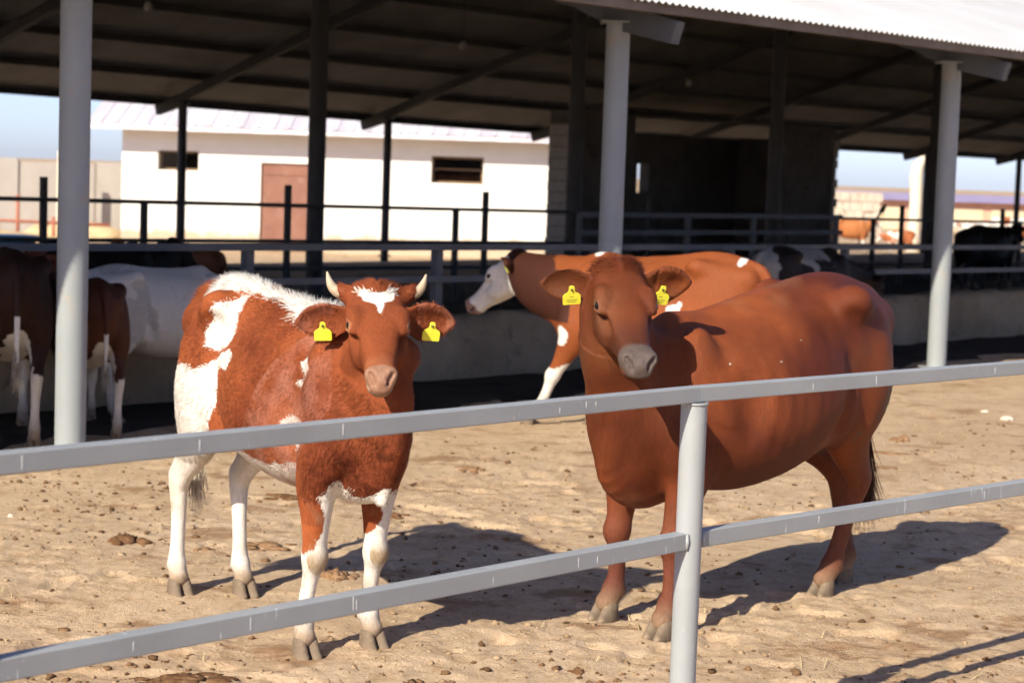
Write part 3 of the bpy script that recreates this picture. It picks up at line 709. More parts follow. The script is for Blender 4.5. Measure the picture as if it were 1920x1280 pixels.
for s in (28.3,):
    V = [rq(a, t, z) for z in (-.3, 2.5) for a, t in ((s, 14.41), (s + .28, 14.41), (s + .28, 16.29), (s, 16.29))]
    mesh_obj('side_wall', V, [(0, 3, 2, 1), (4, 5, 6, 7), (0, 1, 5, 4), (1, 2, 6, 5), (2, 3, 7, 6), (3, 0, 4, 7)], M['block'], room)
# single blocks of the free wall end and of the right edge, standing a little proud
M['lit_block_end'] = mottled('lit_block_face', (.26, .24, .215), (.36, .335, .30), 4, .95, .1, .5, 14)  # paler than the wall: daylight on its end put into the colour
bme = None; rng = random.Random(4)
for (s, face) in ((20.1, 0), (28.6, 1)):
    z = -.28; k = 0
    while z < 2.5:
        d = rng.uniform(-.012, .03); sw = rng.choice((.38, .19)) if face else .12
        V = [(x, y, zz) for zz in (0, .185) for x, y in ((0, 0), (1, 0), (1, 1), (0, 1))]
        lo_s, hi_s = (s - .012 - d, s + .05) if face == 0 else (s - .1, s + .02 + d * 1.6 + (.05 if k % 2 else 0))
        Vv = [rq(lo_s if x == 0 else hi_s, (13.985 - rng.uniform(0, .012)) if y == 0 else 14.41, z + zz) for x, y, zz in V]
        mesh_obj('block', Vv, [(0, 3, 2, 1), (4, 5, 6, 7), (0, 1, 5, 4), (1, 2, 6, 5), (2, 3, 7, 6), (3, 0, 4, 7)], M['lit_block_end'], room); z += .20; k += 1

# ---------------- white outbuilding behind the shed ---------------------------------------------
wb = empty('white_outbuilding', (-9.51, 48.0, -.47), -.02, 'white rendered outbuilding with pinkish metal roof and brown door', 'building'); wb.scale = (1.171,) * 3
def wbox(name, x0, x1, y0, y1, z0, z1, mat, par=wb): return MB().box((x0, y0, z0), (x1, y1, z1)).build(name, mat, par)
WL, WH, TH = 8.9, 2.44, .35
openings = [(.73, 1.58, 1.58, 1.98), (2.86, 4.05, .0, 1.80), (6.35, 7.42, 1.50, 2.05)]
b = MB(); cuts = sorted({0, WL} | {v for o in openings for v in o[:2]})
for a, c in zip(cuts[:-1], cuts[1:]):
    hs = [o for o in openings if o[0] <= a + 1e-6 and o[1] >= c - 1e-6]
    if not hs: b.box((a, 0, -.2), (c, TH, WH))
    else:
        if hs[0][2] > 0: b.box((a, 0, -.2), (c, TH, hs[0][2]))
        b.box((a, 0, hs[0][3]), (c, TH, WH))
b.build('front_wall', M['render'], wb)
b = MB(); b.box((0, TH + .002, -.2), (.3, 5.2, WH)); b.build('side_wall', M['render'], wb); wbox('side_wall', WL - .3, WL, TH + .002, 5.2, -.2, WH, M['render'])
b = MB(); b.box((.302, 4.9, -.2), (6.3, 5.2, WH)); b.box((6.3, 4.9, -.2), (7.9, 5.2, .9)); b.box((6.3, 4.9, 1.6), (7.9, 5.2, WH)); b.box((7.9, 4.9, -.2), (WL - .302, 5.2, WH)); b.build('back_wall', M['block'], wb)
M['door'] = mottled('brown_door', (.22, .10, .068), (.28, .135, .095), 2.5, .6, .3, .1, 20, dirt=(.34, .22, .17))
door = wbox('door', 2.87, 4.04, .06, .10, .02, 1.79, M['door'])
for z in (.25, .90, 1.55): wbox('door_rail', 2.93, 3.98, .045, .06, z, z + .06, M['door'], door)
wbox('door_handle', 3.86, 3.90, .02, .058, 1.02, 1.14, M['dark_steel'], door)
for (x0, x1, z0, z1) in (openings[0], openings[2]):
    w = wbox('window', x0 + .01, x1 - .01, .24, .28, z0 + .005, z0 + .045, M['wood'])
    wbox('window_frame', x0 + .01, x0 + .05, .24, .28, z0 + .05, z1 - .01, M['wood'], w); wbox('window_frame', x1 - .05, x1 - .01, .24, .28, z0 + .05, z1 - .01, M['wood'], w)
    wbox('window_frame', x0 + .06, x1 - .06, .24, .28, z1 - .045, z1 - .01, M['wood'], w)
    if x0 > 5: wbox('window_bar', x0 + .06, x1 - .06, .25, .27, (z0 + z1) / 2, (z0 + z1) / 2 + .03, M['wood'], w)
brick = mottled('red_brick', (.36, .17, .10), (.46, .25, .16), 5, .9, .1, .3, 20)
M['inner_brick'] = brick
wbox('inner_partition', 6.3, 8.0, 2.6, 2.8, -.2, 1.68, brick)
# roof : trapezoid ribs
def pink_roof():
    m = NT('glint_streaked_sheet'); v = m.coord((.62, .1, .1))
    col = m.mix(m.ramp(m.noise(v, 3.4, 2, .5), [(.42, 0.), (.58, 1.)]), (.70, .635, .66), (.82, .80, .805)); m.base(col); m.rough(.32, .5, .15); return m.m  # pale streaks along the ribs: sun reflections put into the colour
M['pink'] = pink_roof()
V = []; F = []; xs = []; x = -.62
while x < WL + .5: xs += [(x, 0), (x + .24, 0), (x + .26, .018), (x + .30, .018)]; x += .32
n = len(xs)
def rz(y): return WH + .03 + .33 * (y + .62)
for y in (-.62, 2.6): V += [(a, y, rz(y) + h) for a, h in xs]
V += [(a, 5.8, rz(2.6) - .33 * 3.2 + h) for a, h in xs]
for j in (0, 1): F += [(j * n + i, j * n + i + 1, (j + 1) * n + i + 1, (j + 1) * n + i) for i in range(n - 1)]
roof = mesh_obj('roof', V, F, M['pink'], wb)
for k in range(9):
    x = .25 + k * 1.05
    MB().bar((x, -.55, rz(-.55) - .06), (x, 2.55, rz(2.55) - .06), .07, .10).build('roof_beam', M['wood'], wb)
wbox('fascia', -.6, WL + .45, -.605, -.585, rz(-.6) - .10, rz(-.6) - .012, M['pink'])

# ---------------- things far off at the left ----------------------------------------------------
M['panel'] = mottled('concrete_panel', (.30, .27, .24), (.37, .335, .30), .8, .95, .1, .3, 8, dirt=None, bdist=.01)
cw = empty('concrete_wall', (-24, 54, -.55), 0, 'long grey concrete panel wall far behind the shed at the left', 'wall')
for k in range(7):
    h = 2.03 + .05 * math.sin(k * 2.1)
    MB().box((k * 2.1 + .015, 0, -.3), (k * 2.1 + 2.07, .12, h)).build('panel', M['panel'], cw)
    MB().box((k * 2.1 - .10, -.07, -.3), (k * 2.1 + .01, .11, h + .03)).build('post', M['panel'], cw) if k % 2 else None
M['cream'] = mottled('cream_paint', (.68, .60, .44), (.78, .71, .56), 3, .9, .1, .2, 20)
tag(MB().bar((-12.02, 52.5, -1.0), (-12.00, 52.5, 1.75), .16, .16, (1, 0, 0)).build('pale_post', M['cream']), 'tall slim cream post against the concrete wall at far left', 'post')
M['rust'] = mottled('rust_paint', (.34, .11, .07), (.42, .17, .11), 3, .8, .2, .1)
rf = empty('red_pipe_fence', (-15.5, 50, -.52), 0, 'low rusty red pipe fence before the far concrete wall', 'fence')
for x in (0, 1.5, 3.0, 3.9): MB().tube([(x, 0, -.2), (x, 0, 1.15 if x in (3.0,) else .62)], .045, 8).build('post', M['rust'], rf, True)
MB().tube([(-.5, 0, .52), (5.3, 0, .46)], .04, 8).build('rail', M['rust'], rf, True)
o = MB().tube([(-12.9, 49.2, -.8), (-12.9, 49.2, -.25), (-12.88, 49.2, .02), (-12.86, 49.2, .04)], [.17, .165, .15, .10], 10).build('pale_stump', M['cream'], None, True); tag(o, 'short cream stump beside the red pipe fence', 'stump')
M['blue'] = mottled('blue_plastic', (.05, .30, .62), (.08, .38, .70), 3, .4, .5, .05)
pr = [(.0, .40), (.45, .52), (.47, .55), (.49, .55), (.485, .51), (.10, .40)]
o = MB().tube([(0, 0, a) for a, b in pr], [b for a, b in pr], 24).build('blue_tub', M['blue'], None, True, (-7.55, 29.2, -.0)); o.location.z = drop(-7.55, 29.2); tag(o, 'round blue plastic tub beyond the pen fence at far left', 'tub')
M['straw_heap'] = mottled('old_straw', (.50, .36, .19), (.62, .48, .29), 2, .95, .1, .5, 20, bdist=.03)
for x0, y0, rx, rh, lab in ((-15.0, 47, 4.6, .42, 'low pale straw bank beneath the far concrete wall'), (-11.4, 51.5, 1.3, .45, 'small straw heap at the left corner of the white outbuilding')):
    bm = bmesh.new(); bmesh.ops.create_icosphere(bm, subdivisions=4, radius=1)
    V = np.array([v.co[:] for v in bm.verts]); nzz = fbm(V, 2.5, 4, 9); V = V * (1 + .16 * nzz[:, None])
    F = [tuple(v.index for v in f.verts) for f in bm.faces]; bm.free()
    o = mesh_obj('straw_heap', V * np.array([rx, 1.0, rh]), F, M['straw_heap'], smooth=True, loc=(x0, y0, drop(x0, y0))); tag(o, lab, 'straw')

# ---------------- things far off at the right ---------------------------------------------------
fb = empty('long_barn', (13.0, 122, -1.6), .10, 'long low beige barn with lilac roof on the skyline at right', 'building')
M['beige'] = mottled('beige_panel', (.62, .50, .32), (.70, .58, .40), 1, .9, .1, .0); M['salmon'] = mottled('salmon_trim', (.60, .33, .22), (.66, .40, .28), 1, .9, .1, .0)
M['lilac'] = mottled('lilac_roof', (.34, .27, .40), (.42, .35, .48), .6, .5, .4, .0)
MB().box((0, 0, -.5), (34, 8, 2.15)).build('wall', M['salmon'], fb)
for k in range(13): MB().box((.9 + k * 2.6, -.06, .1), (.9 + k * 2.6 + 2.05, -.003, 1.75)).build('wall_panel', M['beige'], fb)
mesh_obj('roof', [(-.5, -.6, 2.16), (34.5, -.6, 2.16), (34.5, 4, 2.62), (-.5, 4, 2.62), (34.5, 8.6, 2.16), (-.5, 8.6, 2.16)], [(0, 1, 2, 3), (3, 2, 4, 5), (0, 3, 5), (1, 4, 2)], M['lilac'], fb)
M['pile'] = mottled('stacked_rubble', (.46, .38, .30), (.58, .50, .40), 2, .95, .1, .4, 6, dirt=(.36, .22, .15), bdist=.05)
pl = empty('rubble_stack', (17.1, 102, -1.35), 0, 'pale stack of blocks above the lilac roof at right', 'stack')
rng = random.Random(9)
for r_, zz in enumerate((0, .5, 1.0, 1.5, 1.98)):
    x = -1.3 + rng.uniform(0, .2)
    while x < 1.25: w_ = rng.uniform(.34, .6); MB().box((x, rng.uniform(-.1, .1), zz), (x + w_ - .02, 1.0, zz + (.48 if r_ < 5 else .32) - rng.uniform(0, .06))).build('block', M['pile'], pl); x += w_
pts = [(12.38, 62, -1.2), (12.36, 62, .2), (12.39, 62, 1.2), (12.36, 62, 1.89), (12.41, 62, 2.22), (12.56, 62, 2.42), (12.61, 62, 2.57)]
o = MB().tube(pts, [.23, .205, .19, .205, .18, .14, .07], 12).build('crooked_post', M['cream'], None, True); tag(o, 'thick crooked cream post with bent top beyond the right columns', 'post')
# slim poles on the skyline
for x, y, h, lab in ((29.2, 110, 3.3, 'thin bare pole far right above the lilac roof'),):
    tag(MB().tube([(x, y, -1.6), (x, y, h - 1.3)], .07, 6).build('thin_pole', M['cream'], None, True), lab, 'pole')

# ---------------- pipe fence in the foreground --------------------------------------------------
PF = Vector((.507, 5.444, 0)); FDL = Vector((.674, .739, 0)).normalized(); FDR = Vector((.721, .693, 0)).normalized()      # the run bends slightly at the post
fence = empty('yard_fence', PF, 0, 'grey painted two rail steel fence with a round post in the foreground', 'fence')
ZT, ZL, RW, RH, PR, SPC = 1.10, .695, .042, .043, .0365, 2.30
def fpt(k, off=0.0, z=0.0):
    d = FDR if (k > 0 or (k == 0 and off >= 0)) else FDL
    return d * (k * SPC + off) + Vector((0, 0, z))
for a_, b_ in ((fpt(-3, -.3, ZT), fpt(0, -.0005, ZT)), (fpt(0, .0005, ZT), fpt(4, .3, ZT))):
    o = MB().bar(tuple(a_), tuple(b_), RW, RH, bevel=.0035).build('top_rail', M['paint'], fence)
pm = None
for k in range(-3, 5):
    a = fpt(k); d_ = FDR if k >= 0 else FDL; n_ = Vector((d_.y, -d_.x, 0))
    if pm is None: o = MB().tube([(0, 0, -.5), (0, 0, ZT - RH / 2 - .002)], PR, 32).build('post', M['paint'], fence); smooth_by_angle(o); pm = o.data
    else: o = share('post', pm, fence)
    o.location = a
    for sg, dd in ((-1, FDL if k <= 0 else FDR), (1, FDR if k >= 0 else FDL)):
        nn = Vector((dd.y, -dd.x, 0)); c = a + dd * (sg * (PR - .001)) + Vector((0, 0, ZL))
        MB().tube([tuple(c + nn * (RW * .52) + Vector((0, 0, -RH * .5))), tuple(c + nn * (RW * .56)), tuple(c + nn * (RW * .52) + Vector((0, 0, RH * .52)))], [.004, .006, .004], 6).build('weld_seam', M['paint'], fence, True)
    ring = [tuple(a + Vector((math.cos(q), math.sin(q), 0)) * (PR + .001) + Vector((0, 0, ZT - RH / 2 - .004))) for q in np.linspace(0, 2 * math.pi, 17)]
    MB().tube(ring, .004, 6).build('weld_seam', M['paint'], fence, True)
    if k < 4:
        dd = FDR if k >= 0 else FDL; b0 = a + dd * (PR - .006) + Vector((0, 0, ZL)); b1 = a + dd * (SPC - PR + .006) + Vector((0, 0, ZL))
        o = MB().bar(tuple(b0), tuple(b1), RW, RH + .004, bevel=.0035).build('lower_rail', M['paint'], fence)
# ---------------- cattle -----------------------------------------------------------------------
def coat_material(name, rough=.55, spec=.35, streak=.16, sheen=.0, bump=.5):
    m = NT(name); a = m.n('Attribute', attribute_name='coat'); v = m.coord((6, 6, 1.6)); nz = m.noise(v, 22, 4, .65)
    col = m.mix(1.0, a.outputs['Color'], m.ramp(nz, [(.2, 1 - streak * 1.6), (.8, 1 + streak)]), 'MULTIPLY')
    m.base(col); m.rough(m.math('ADD', m.math('MULTIPLY', a.outputs['Alpha'], rough - .28), .28), spec); m.bump(m.noise(m.coord((9, 9, 2.5)), 30, 4, .7), bump, .006)
    if sheen: m.b.inputs['Sheen Weight'].default_value = sheen; m.b.inputs['Sheen Roughness'].default_value = .4
    return m.m
M['coat'] = coat_material('short_coat', .55, .16, .20, 0, .6)
M['coat_rough'] = coat_material('woolly_coat', .75, .1, .2, 0, .4)
def hair_material(name, rough, spec):
    m = NT(name); a = m.n('Attribute', attribute_name='coat'); m.base(a.outputs['Color']); m.rough(rough, spec); return m.m
M['hair'] = hair_material('hair', .55, .12)

def set_color(o, rgb, wet=None):
    me = o.data; at = me.color_attributes.new('coat', 'FLOAT_COLOR', 'POINT')
    at.data.foreach_set('color', np.column_stack([rgb, np.ones(len(rgb)) if wet is None else 1 - wet]).astype(np.float32).ravel())

def hair_strips(name, root, pts, nrm, dirs, length, width, rgb, mat, curl=.35, seed=1):
    rng = np.random.RandomState(seed); n = len(pts)
    side = np.cross(dirs, nrm); side /= np.linalg.norm(side, axis=1, keepdims=True) + 1e-9
    L = np.asarray(length)[:, None]; w = np.asarray(width)[:, None]
    b = pts - nrm * .002; cu = side * rng.randn(n, 1) * curl * L * .3
    m = b + dirs * L * .55 + cu; t = b + dirs * L + cu * 2.2 - nrm * L * .10
    V = np.stack([b - side * w, b + side * w, m - side * w * .8, m + side * w * .8, t], 1).reshape(-1, 3)
    k = np.arange(n)[:, None] * 5
    T = np.concatenate([k + [0, 1, 3], k + [0, 3, 2], k + [2, 3, 4]], 1).reshape(-1, 3)
    o = mesh_obj(name, V, T, mat, root, smooth=True)
    set_color(o, np.repeat(rgb, 5, 0))
    o.data.normals_split_custom_set_from_vertices(np.repeat(unit_rows(nrm + dirs * .25), 5, 0).astype(np.float32))
    return o
def unit_rows(a): return a / (np.linalg.norm(a, axis=1, keepdims=True) + 1e-9)

def sample_surface(V, Q, N, n, rng, weight=None):
    a = np.linalg.norm(np.cross(V[Q[:, 2]] - V[Q[:, 0]], V[Q[:, 3]] - V[Q[:, 1]]), axis=1)
    if weight is not None: a = a * weight[Q].mean(1)
    c = np.cumsum(a); f = np.searchsorted(c, rng.rand(n) * c[-1]); f = np.minimum(f, len(Q) - 1)
    u, v = rng.rand(n, 1), rng.rand(n, 1); q = Q[f]
    W4 = [(1 - u) * (1 - v), u * (1 - v), u * v, (1 - u) * v]
    return sum(W4[j] * V[q[:, j]] for j in range(4)), unit_rows(sum(W4[j] * N[q[:, j]] for j in range(4)))

_claw = None
def claw_mesh():
    global _claw
    if _claw: return _claw
    V = []; rings = [(0, -.050, .072, .024), (.018, -.052, .066, .0255), (.040, -.050, .046, .0255), (.062, -.046, .028, .025), (.075, -.040, .018, .022), (.08, -.02, .005, .012)]; n = 14
    for z, x0, x1, w in rings:
        for k in range(n):
            an = 2 * math.pi * k / n; c, s = math.cos(an), math.sin(an)
            ex = abs(c) ** .75 * (1 if c > 0 else -1); ey = abs(s) ** .75 * (1 if s > 0 else -1)
            V.append(((x0 + x1) / 2 + (x1 - x0) / 2 * ex, w * ey * (1 - .28 * max(0, ex) ** 2), z))
    F = [(i * n + k, i * n + (k + 1) % n, (i + 1) * n + (k + 1) % n, (i + 1) * n + k) for i in range(len(rings) - 1) for k in range(n)] + [tuple(range(n))[::-1], tuple(range((len(rings) - 1) * n, len(rings) * n))]
    o = mesh_obj('hoof', V, F, M['hoof'], None, True); _claw = o.data; bpy.data.objects.remove(o); return _claw

_eye = None
def eye_mesh():
    global _eye
    if _eye: return _eye
    bm = bmesh.new(); bmesh.ops.create_uvsphere(bm, u_segments=20, v_segments=12, radius=.023); me = bpy.data.meshes.new('eye'); bm.to_mesh(me); bm.free()
    me.polygons.foreach_set('use_smooth', np.ones(len(me.polygons), dtype=bool)); me.materials.append(M['eye']); _eye = me; return me

def ear_tag(root, pos, normal, tilt, size=1.0, lines=False, roundish=False):
    """yellow plate on a stud; hangs down from pos, faces normal"""
    nz = Vector(normal).normalized(); dn = Vector((0, 0, -1)); dn = (dn - nz * dn.dot(nz)).normalized(); sd = nz.cross(dn)
    dn, sd = dn * math.cos(tilt) + sd * math.sin(tilt), sd * math.cos(tilt) - dn * math.sin(tilt)
    pr = [(-.0095, -.010), (-.005, -.014), (.005, -.014), (.0095, -.010), (.0105, .004), (.0145, .013), (.026, .020), (.031, .027), (.031, .058), (.028, .062), (-.028, .062), (-.031, .058), (-.031, .027), (-.026, .020), (-.0145, .013), (-.0105, .004)]
    def w(a, b, c): return Vector(pos) + (sd * a + dn * b) * size + nz * c
    k = len(pr); V = [w(a, b, .0015) for a, b in pr] + [w(a, b, -.0015) for a, b in pr]
    F = [tuple(range(k)), tuple(range(k, 2 * k))[::-1]] + [(i, k + i, k + (i + 1) % k, (i + 1) % k) for i in range(k)]
    o = mesh_obj('ear_tag', V, F, M['tag'], root); o['label'] = 'bright yellow plastic ear tag'
    MB().tube([tuple(w(0, 0, -.02)), tuple(w(0, 0, .006))], .0048, 10).build('stud', M['stud'], o, True)
    if lines:
        for b, l in ((.030, .006), (.043, .019), (.051, .015)):
            Vv = [w(-l, b - .0016, .0022), w(l, b - .0016, .0022), w(l, b + .0016, .0022), w(-l, b + .0016, .0022)]
            mesh_obj('printed_line', Vv, [(0, 1, 2, 3)], M['ink'], o)
    return o

def build_cow(name, label, C, loc, heading, colfn, mat, group=None, cat='cow', eyes=True, hooves=True):
    root = empty(name, (loc[0], loc[1], loc[2]), heading, label, cat, group); root.scale = (C.scale,) * 3
    o = mesh_obj('body', C.V, C.Q, mat, root, smooth=True); set_color(o, colfn(C.V, C.hc), ((C.hc[:, 0] > .45) & (np.abs(C.hc[:, 1]) < .09) & (C.hc[:, 2] > -.050) & (C.hc[:, 2] < .1)).astype(float)); C.root = root; C.body = o
    if hooves:
        me = claw_mesh()
        for px, py, n in C.foots:
            for s2 in (-1, 1): share('hoof', me, root, (px + .012, py + s2 * .0235, -.012), (0, 0, s2 * .07), (.94, .96, 1.08))
    if eyes:
        for sy in (1, -1): e = share('eye', eye_mesh(), root, tuple(C.hp(.202, sy * .0935, .0205)), None, (C.hs,) * 3)
    return root

def place_feet(fore, hind):
    """heading and origin that carry the template's feet onto the two mid points"""
    f = np.array(fore); h = np.array(hind); d = f - h; return math.atan2(d[1], d[0]), (f + h) / 2, np.linalg.norm(d)

def to_local(Pw, org, heading, scale, z0=0.0):
    q = np.array(Pw, float) - np.array([org[0], org[1], z0]); c, s = math.cos(-heading), math.sin(-heading)
    return np.array([c * q[0] - s * q[1], s * q[0] + c * q[1], q[2]]) / scale
def dir_local(d, heading):
    c, s = math.cos(-heading), math.sin(-heading); return np.array([c * d[0] - s * d[1], s * d[0] + c * d[1], d[2]])

def lerp3(a, b, t): return np.asarray(a)[None] * (1 - t[:, None]) + np.asarray(b)[None] * t[:, None] if np.ndim(a) == 1 else a * (1 - t[:, None]) + np.asarray(b)[None] * t[:, None]

def in_poly(x, y, poly):
    c = np.zeros(len(x), dtype=bool); n = len(poly)
    for i in range(n):
        x0, y0 = poly[i]; x1, y1 = poly[(i + 1) % n]
        if y0 == y1: continue
        m = ((y0 > y) != (y1 > y)) & (x < (x1 - x0) * (y - y0) / (y1 - y0) + x0); c ^= m
    return c

def coat_hair(C, n, colfn, len_fn, width, lift, seed, mat, name='coat', weight=None, swirl=.5, curl=.35, vary=.22, jit=.007):
    rng = np.random.RandomState(seed); N = vnormals(C.V, C.Q)
    p, nr = sample_surface(C.V, C.Q, N, n, rng, weight)
    hc = (p - C.poll) @ C.HF.T / C.hs
    fl = np.repeat(np.array([[-.72, 0, -.62]]), n, 0)
    leg = sstep(.70, .58, p[:, 2])[:, None]; fl = fl * (1 - leg) + np.array([[0, 0, -1.]]) * leg
    hd = ((hc[:, 0] > -.04) & (np.abs(hc[:, 1]) < .14) & (np.abs(hc[:, 2]) < .17))[:, None]
    fl = np.where(hd, -C.HF[0] * .4 + C.HF[1] * np.sign(hc[:, 1:2]) * .8 + C.HF[2] * .1, fl)
    sw = np.column_stack([fbm(p, 5.0, 2, seed), fbm(p, 5.0, 2, seed + 5), fbm(p, 5.0, 2, seed + 9)])
    fl = fl + sw * swirl + rng.randn(n, 3) * .14
    fl = unit_rows(fl - nr * (fl * nr).sum(1, keepdims=True))
    L = len_fn(p, hc) * (.7 + .6 * rng.rand(n))
    lf = lift(p, hc) if callable(lift) else lift
    d = unit_rows(fl + nr * (np.asarray(lf)[:, None] if np.ndim(lf) else lf) * (.6 + .8 * rng.rand(n, 1)))
    pj = p + rng.randn(n, 3) * jit; rgb = colfn(pj, (pj - C.poll) @ C.HF.T / C.hs) * (1 + vary * rng.randn(n, 1) * .6 + vary * fbm(p, 22, 2, seed + 3)[:, None])
    keep = L > .002
    return hair_strips(name, C.root, p[keep], nr[keep], d[keep], L[keep], (width * (.7 + .6 * rng.rand(n)))[keep], np.clip(rgb[keep], .003, .9), mat, curl, seed)

def tail_switch(C, rgb, n=500, length=.34, seed=3, spread=.022):
    rng = np.random.RandomState(seed); b = C.tail_tip + np.column_stack([rng.randn(n) * .010, rng.randn(n) * .010, rng.rand(n) * .10])
    d = unit_rows(np.column_stack([rng.randn(n) * spread * 2, rng.randn(n) * spread * 2, -np.ones(n)])); nr = unit_rows(np.column_stack([rng.randn(n), rng.randn(n), rng.randn(n) * .2]))
    nr = unit_rows(nr - d * (nr * d).sum(1, keepdims=True))
    c = np.asarray(rgb)[None] * (1 + .25 * rng.randn(n, 1)); return hair_strips('tail_switch', C.root, b, nr, d, length * (.5 + .5 * rng.rand(n)), np.full(n, .0022), np.clip(c, .004, .8), M['hair'], .16, seed)

RED = np.array([.37, .100, .036]); WHITE = np.array([.74, .70, .63])

# -- the red cow ---------------------------------------------------------------------------------
RH_, RO, RLEN = place_feet((.492, 7.39), (1.376, 8.23)); RS = .99
_off = np.array([math.cos(RH_), math.sin(RH_)]) * (-.0525 * RS) ; RO = RO - _off * -1 * -1
rz0 = float(np.mean([gz_at(*p) for p in ((.589, 7.25), (.394, 7.53), (1.31, 8.09), (1.44, 8.37))]))
def rl(p): return to_local(p, RO, RH_, RS, 0)
red_feet_world = [(.394, 7.53), (.589, 7.251), (1.443, 8.37), (1.31, 8.092)]
tmpl = [(.512, -.146), (.512, .146), (-.624, -.147), (-.624, .147)]
rfeet = [tuple(rl((x, y, 0))[:2] - np.array(t)) for (x, y), t in zip(red_feet_world, tmpl)]
CR = cow_body(scale=RS, belly=1.05, depth=.95, width=.95, folds=.014, dewlap=1.5, tuck=.03, muscle=1.15, crease=1.5, ribs=.0009, hook=1.15, poll=rl((.365, 7.17, 1.335)), face=dir_local((.155, -.815, -.555), RH_), roll=0, head=1.0, feet=rfeet,
              ear=((-.10, 1, -.10, .30), (-.10, 1, .02, .30)), step=.0095, hstep=.006, slope=.095, heavy=1.13, neck=.97, muz=.92, tailx=-.06)
def red_col(V, hc):
    n = fbm(V, 3.0, 3, 71); n2 = fbm(V, 14, 3, 73)
    c = lerp3(np.array([.250, .062, .017]), np.array([.100, .022, .009]), np.clip(.5 + n, 0, 1)) * (1 + .10 * n2)[:, None]
    st = fbm(np.column_stack([V[:, 0] * 1.0, V[:, 1], V[:, 2] * .25]), 26, 3, 75); c = c * (1 + .13 * st)[:, None]
    c = lerp3(c, (.30, .125, .052), .35 * sstep(.05, .6, fbm(V, 4.5, 3, 79)))                                     # dusty patches
    c = lerp3(c, (.085, .022, .011), .75 * sstep(.80, .56, V[:, 2] + .03 * n2) * (np.abs(V[:, 0]) < .42))            # damp belly, darkened further: its shade put into the coat colour
    sp = (vnoise(V, 38, 83) > .93) & (V[:, 2] > .8) & (V[:, 0] > -.1) & (V[:, 0] < .5); c = np.where(sp[:, None], np.array([.55, .5, .42])[None], c)
    c = lerp3(c, (.15, .035, .014), .5 * ((hc[:, 0] > -.05) & (hc[:, 0] < .4) & (np.abs(hc[:, 1]) < .14)) * sstep(-.3, .5, fbm(V, 7, 3, 87)))
    hd = (hc[:, 0] > 0) & (hc[:, 0] < .53) & (np.abs(hc[:, 1]) < .135) & (np.abs(hc[:, 2]) < .17); c = lerp3(c, (.085, .028, .016), hd * sstep(.24, .40, hc[:, 0]) * .75)
    lid = hd & (((hc[:, 0] - .203) / .034) ** 2 + ((hc[:, 2] - .018) / .026) ** 2 < 1) & (np.abs(hc[:, 1]) > .08); c = lerp3(c, (.33, .15, .085), lid * .55)
    crust = sstep(.18, .42, fbm(V, 8.5, 4, 401)) * sstep(-.25, -.45, V[:, 0]) * sstep(1.12, .85, V[:, 2]); c = lerp3(c, (.13, .085, .052), crust * .8)      # dried dung on the quarters
    c = c * (1 - .30 * sstep(.42, .66, V[:, 0]) * sstep(.5, .7, V[:, 2]))[:, None]  # forequarters darkened: shade on head and neck put into the coat
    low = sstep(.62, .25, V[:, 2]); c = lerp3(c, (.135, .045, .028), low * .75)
    dirt = sstep(.16, .04, V[:, 2]); c = lerp3(c, (.33, .23, .14), dirt * .7)
    mz = sstep(.405, .44, hc[:, 0] + .05 * np.abs(hc[:, 1])) * (np.abs(hc[:, 1]) < .12) * (np.abs(hc[:, 2]) < .16); c = lerp3(c, (.115, .085, .072), mz * (hc[:, 2] > -.050))
    return c
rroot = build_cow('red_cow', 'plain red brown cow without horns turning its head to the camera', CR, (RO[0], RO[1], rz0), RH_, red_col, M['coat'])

# -- the heifer ----------------------------------------------------------------------------------
HH, HO, HLEN = place_feet((-.575, 6.893), (-1.152, 7.737)); HS = .935
HO = HO + np.array([math.cos(HH), math.sin(HH)]) * .165
hz0 = float(np.mean([gz_at(*p) for p in ((-.687, 6.81), (-.463, 6.976), (-1.278, 7.717), (-1.027, 7.758))]))
def hl(p): return to_local(p, HO, HH, HS, 0)
hfw = [(-.687, 6.811), (-.463, 6.976), (-1.278, 7.717), (-1.027, 7.758)]
hfeet = [tuple(hl((x, y, 0))[:2] - np.array(t)) for (x, y), t in zip(hfw, tmpl)]
CH = cow_body(scale=HS, belly=.98, depth=.80, width=.655, tuck=.05, dewlap=.6, earbase=(.075, -.03), poll=hl((-.468, 6.76, 1.250)), face=dir_local((.115, -.86, -.485), HH), roll=0, head=.99, feet=hfeet,
              ear=((-.12, 1, -.22, .25), (-.05, 1, -.10, .30)), earsize=1.08, horned=True, step=.0095, hstep=.006, slope=.03, heavy=1.02, neck=.84, ribs=.0006, muz=.74)
HP = dict(
    rump=[(-.40, 1.225), (-.35, 1.30), (-.29, 1.30), (-.275, 1.22), (-.262, 1.146), (-.285, 1.10), (-.37, 1.07), (-.45, 1.085), (-.47, 1.14)],
    hind=[(-.90, .97), (-.62, .995), (-.495, .99), (-.414, 1.025), (-.34, 1.06), (-.244, 1.095), (-.18, 1.065), (-.21, 1.01), (-.33, 1.0), (-.35, .91), (-.385, .80), (-.40, .72), (-.42, .62), (-.9, .58)],
    spot1=[(.31, 1.094), (.349, 1.12), (.404, 1.12), (.396, 1.07), (.365, 1.05)], spot2=[(.30, 1.017), (.375, 1.038), (.33, 1.0)],
    elbow=[(.235, .81), (.25, .866), (.29, .90), (.37, .885), (.40, .82), (.38, .79), (.23, .78)],
    star=[(-.078, .035), (-.05, .028), (-.03, .05), (0, .058), (.03, .046), (.05, .018), (.068, .022), (.058, .095), (.024, .118), (.004, .19), (-.016, .125), (-.05, .105)])
SKIN_R = np.array([.36, .094, .032])
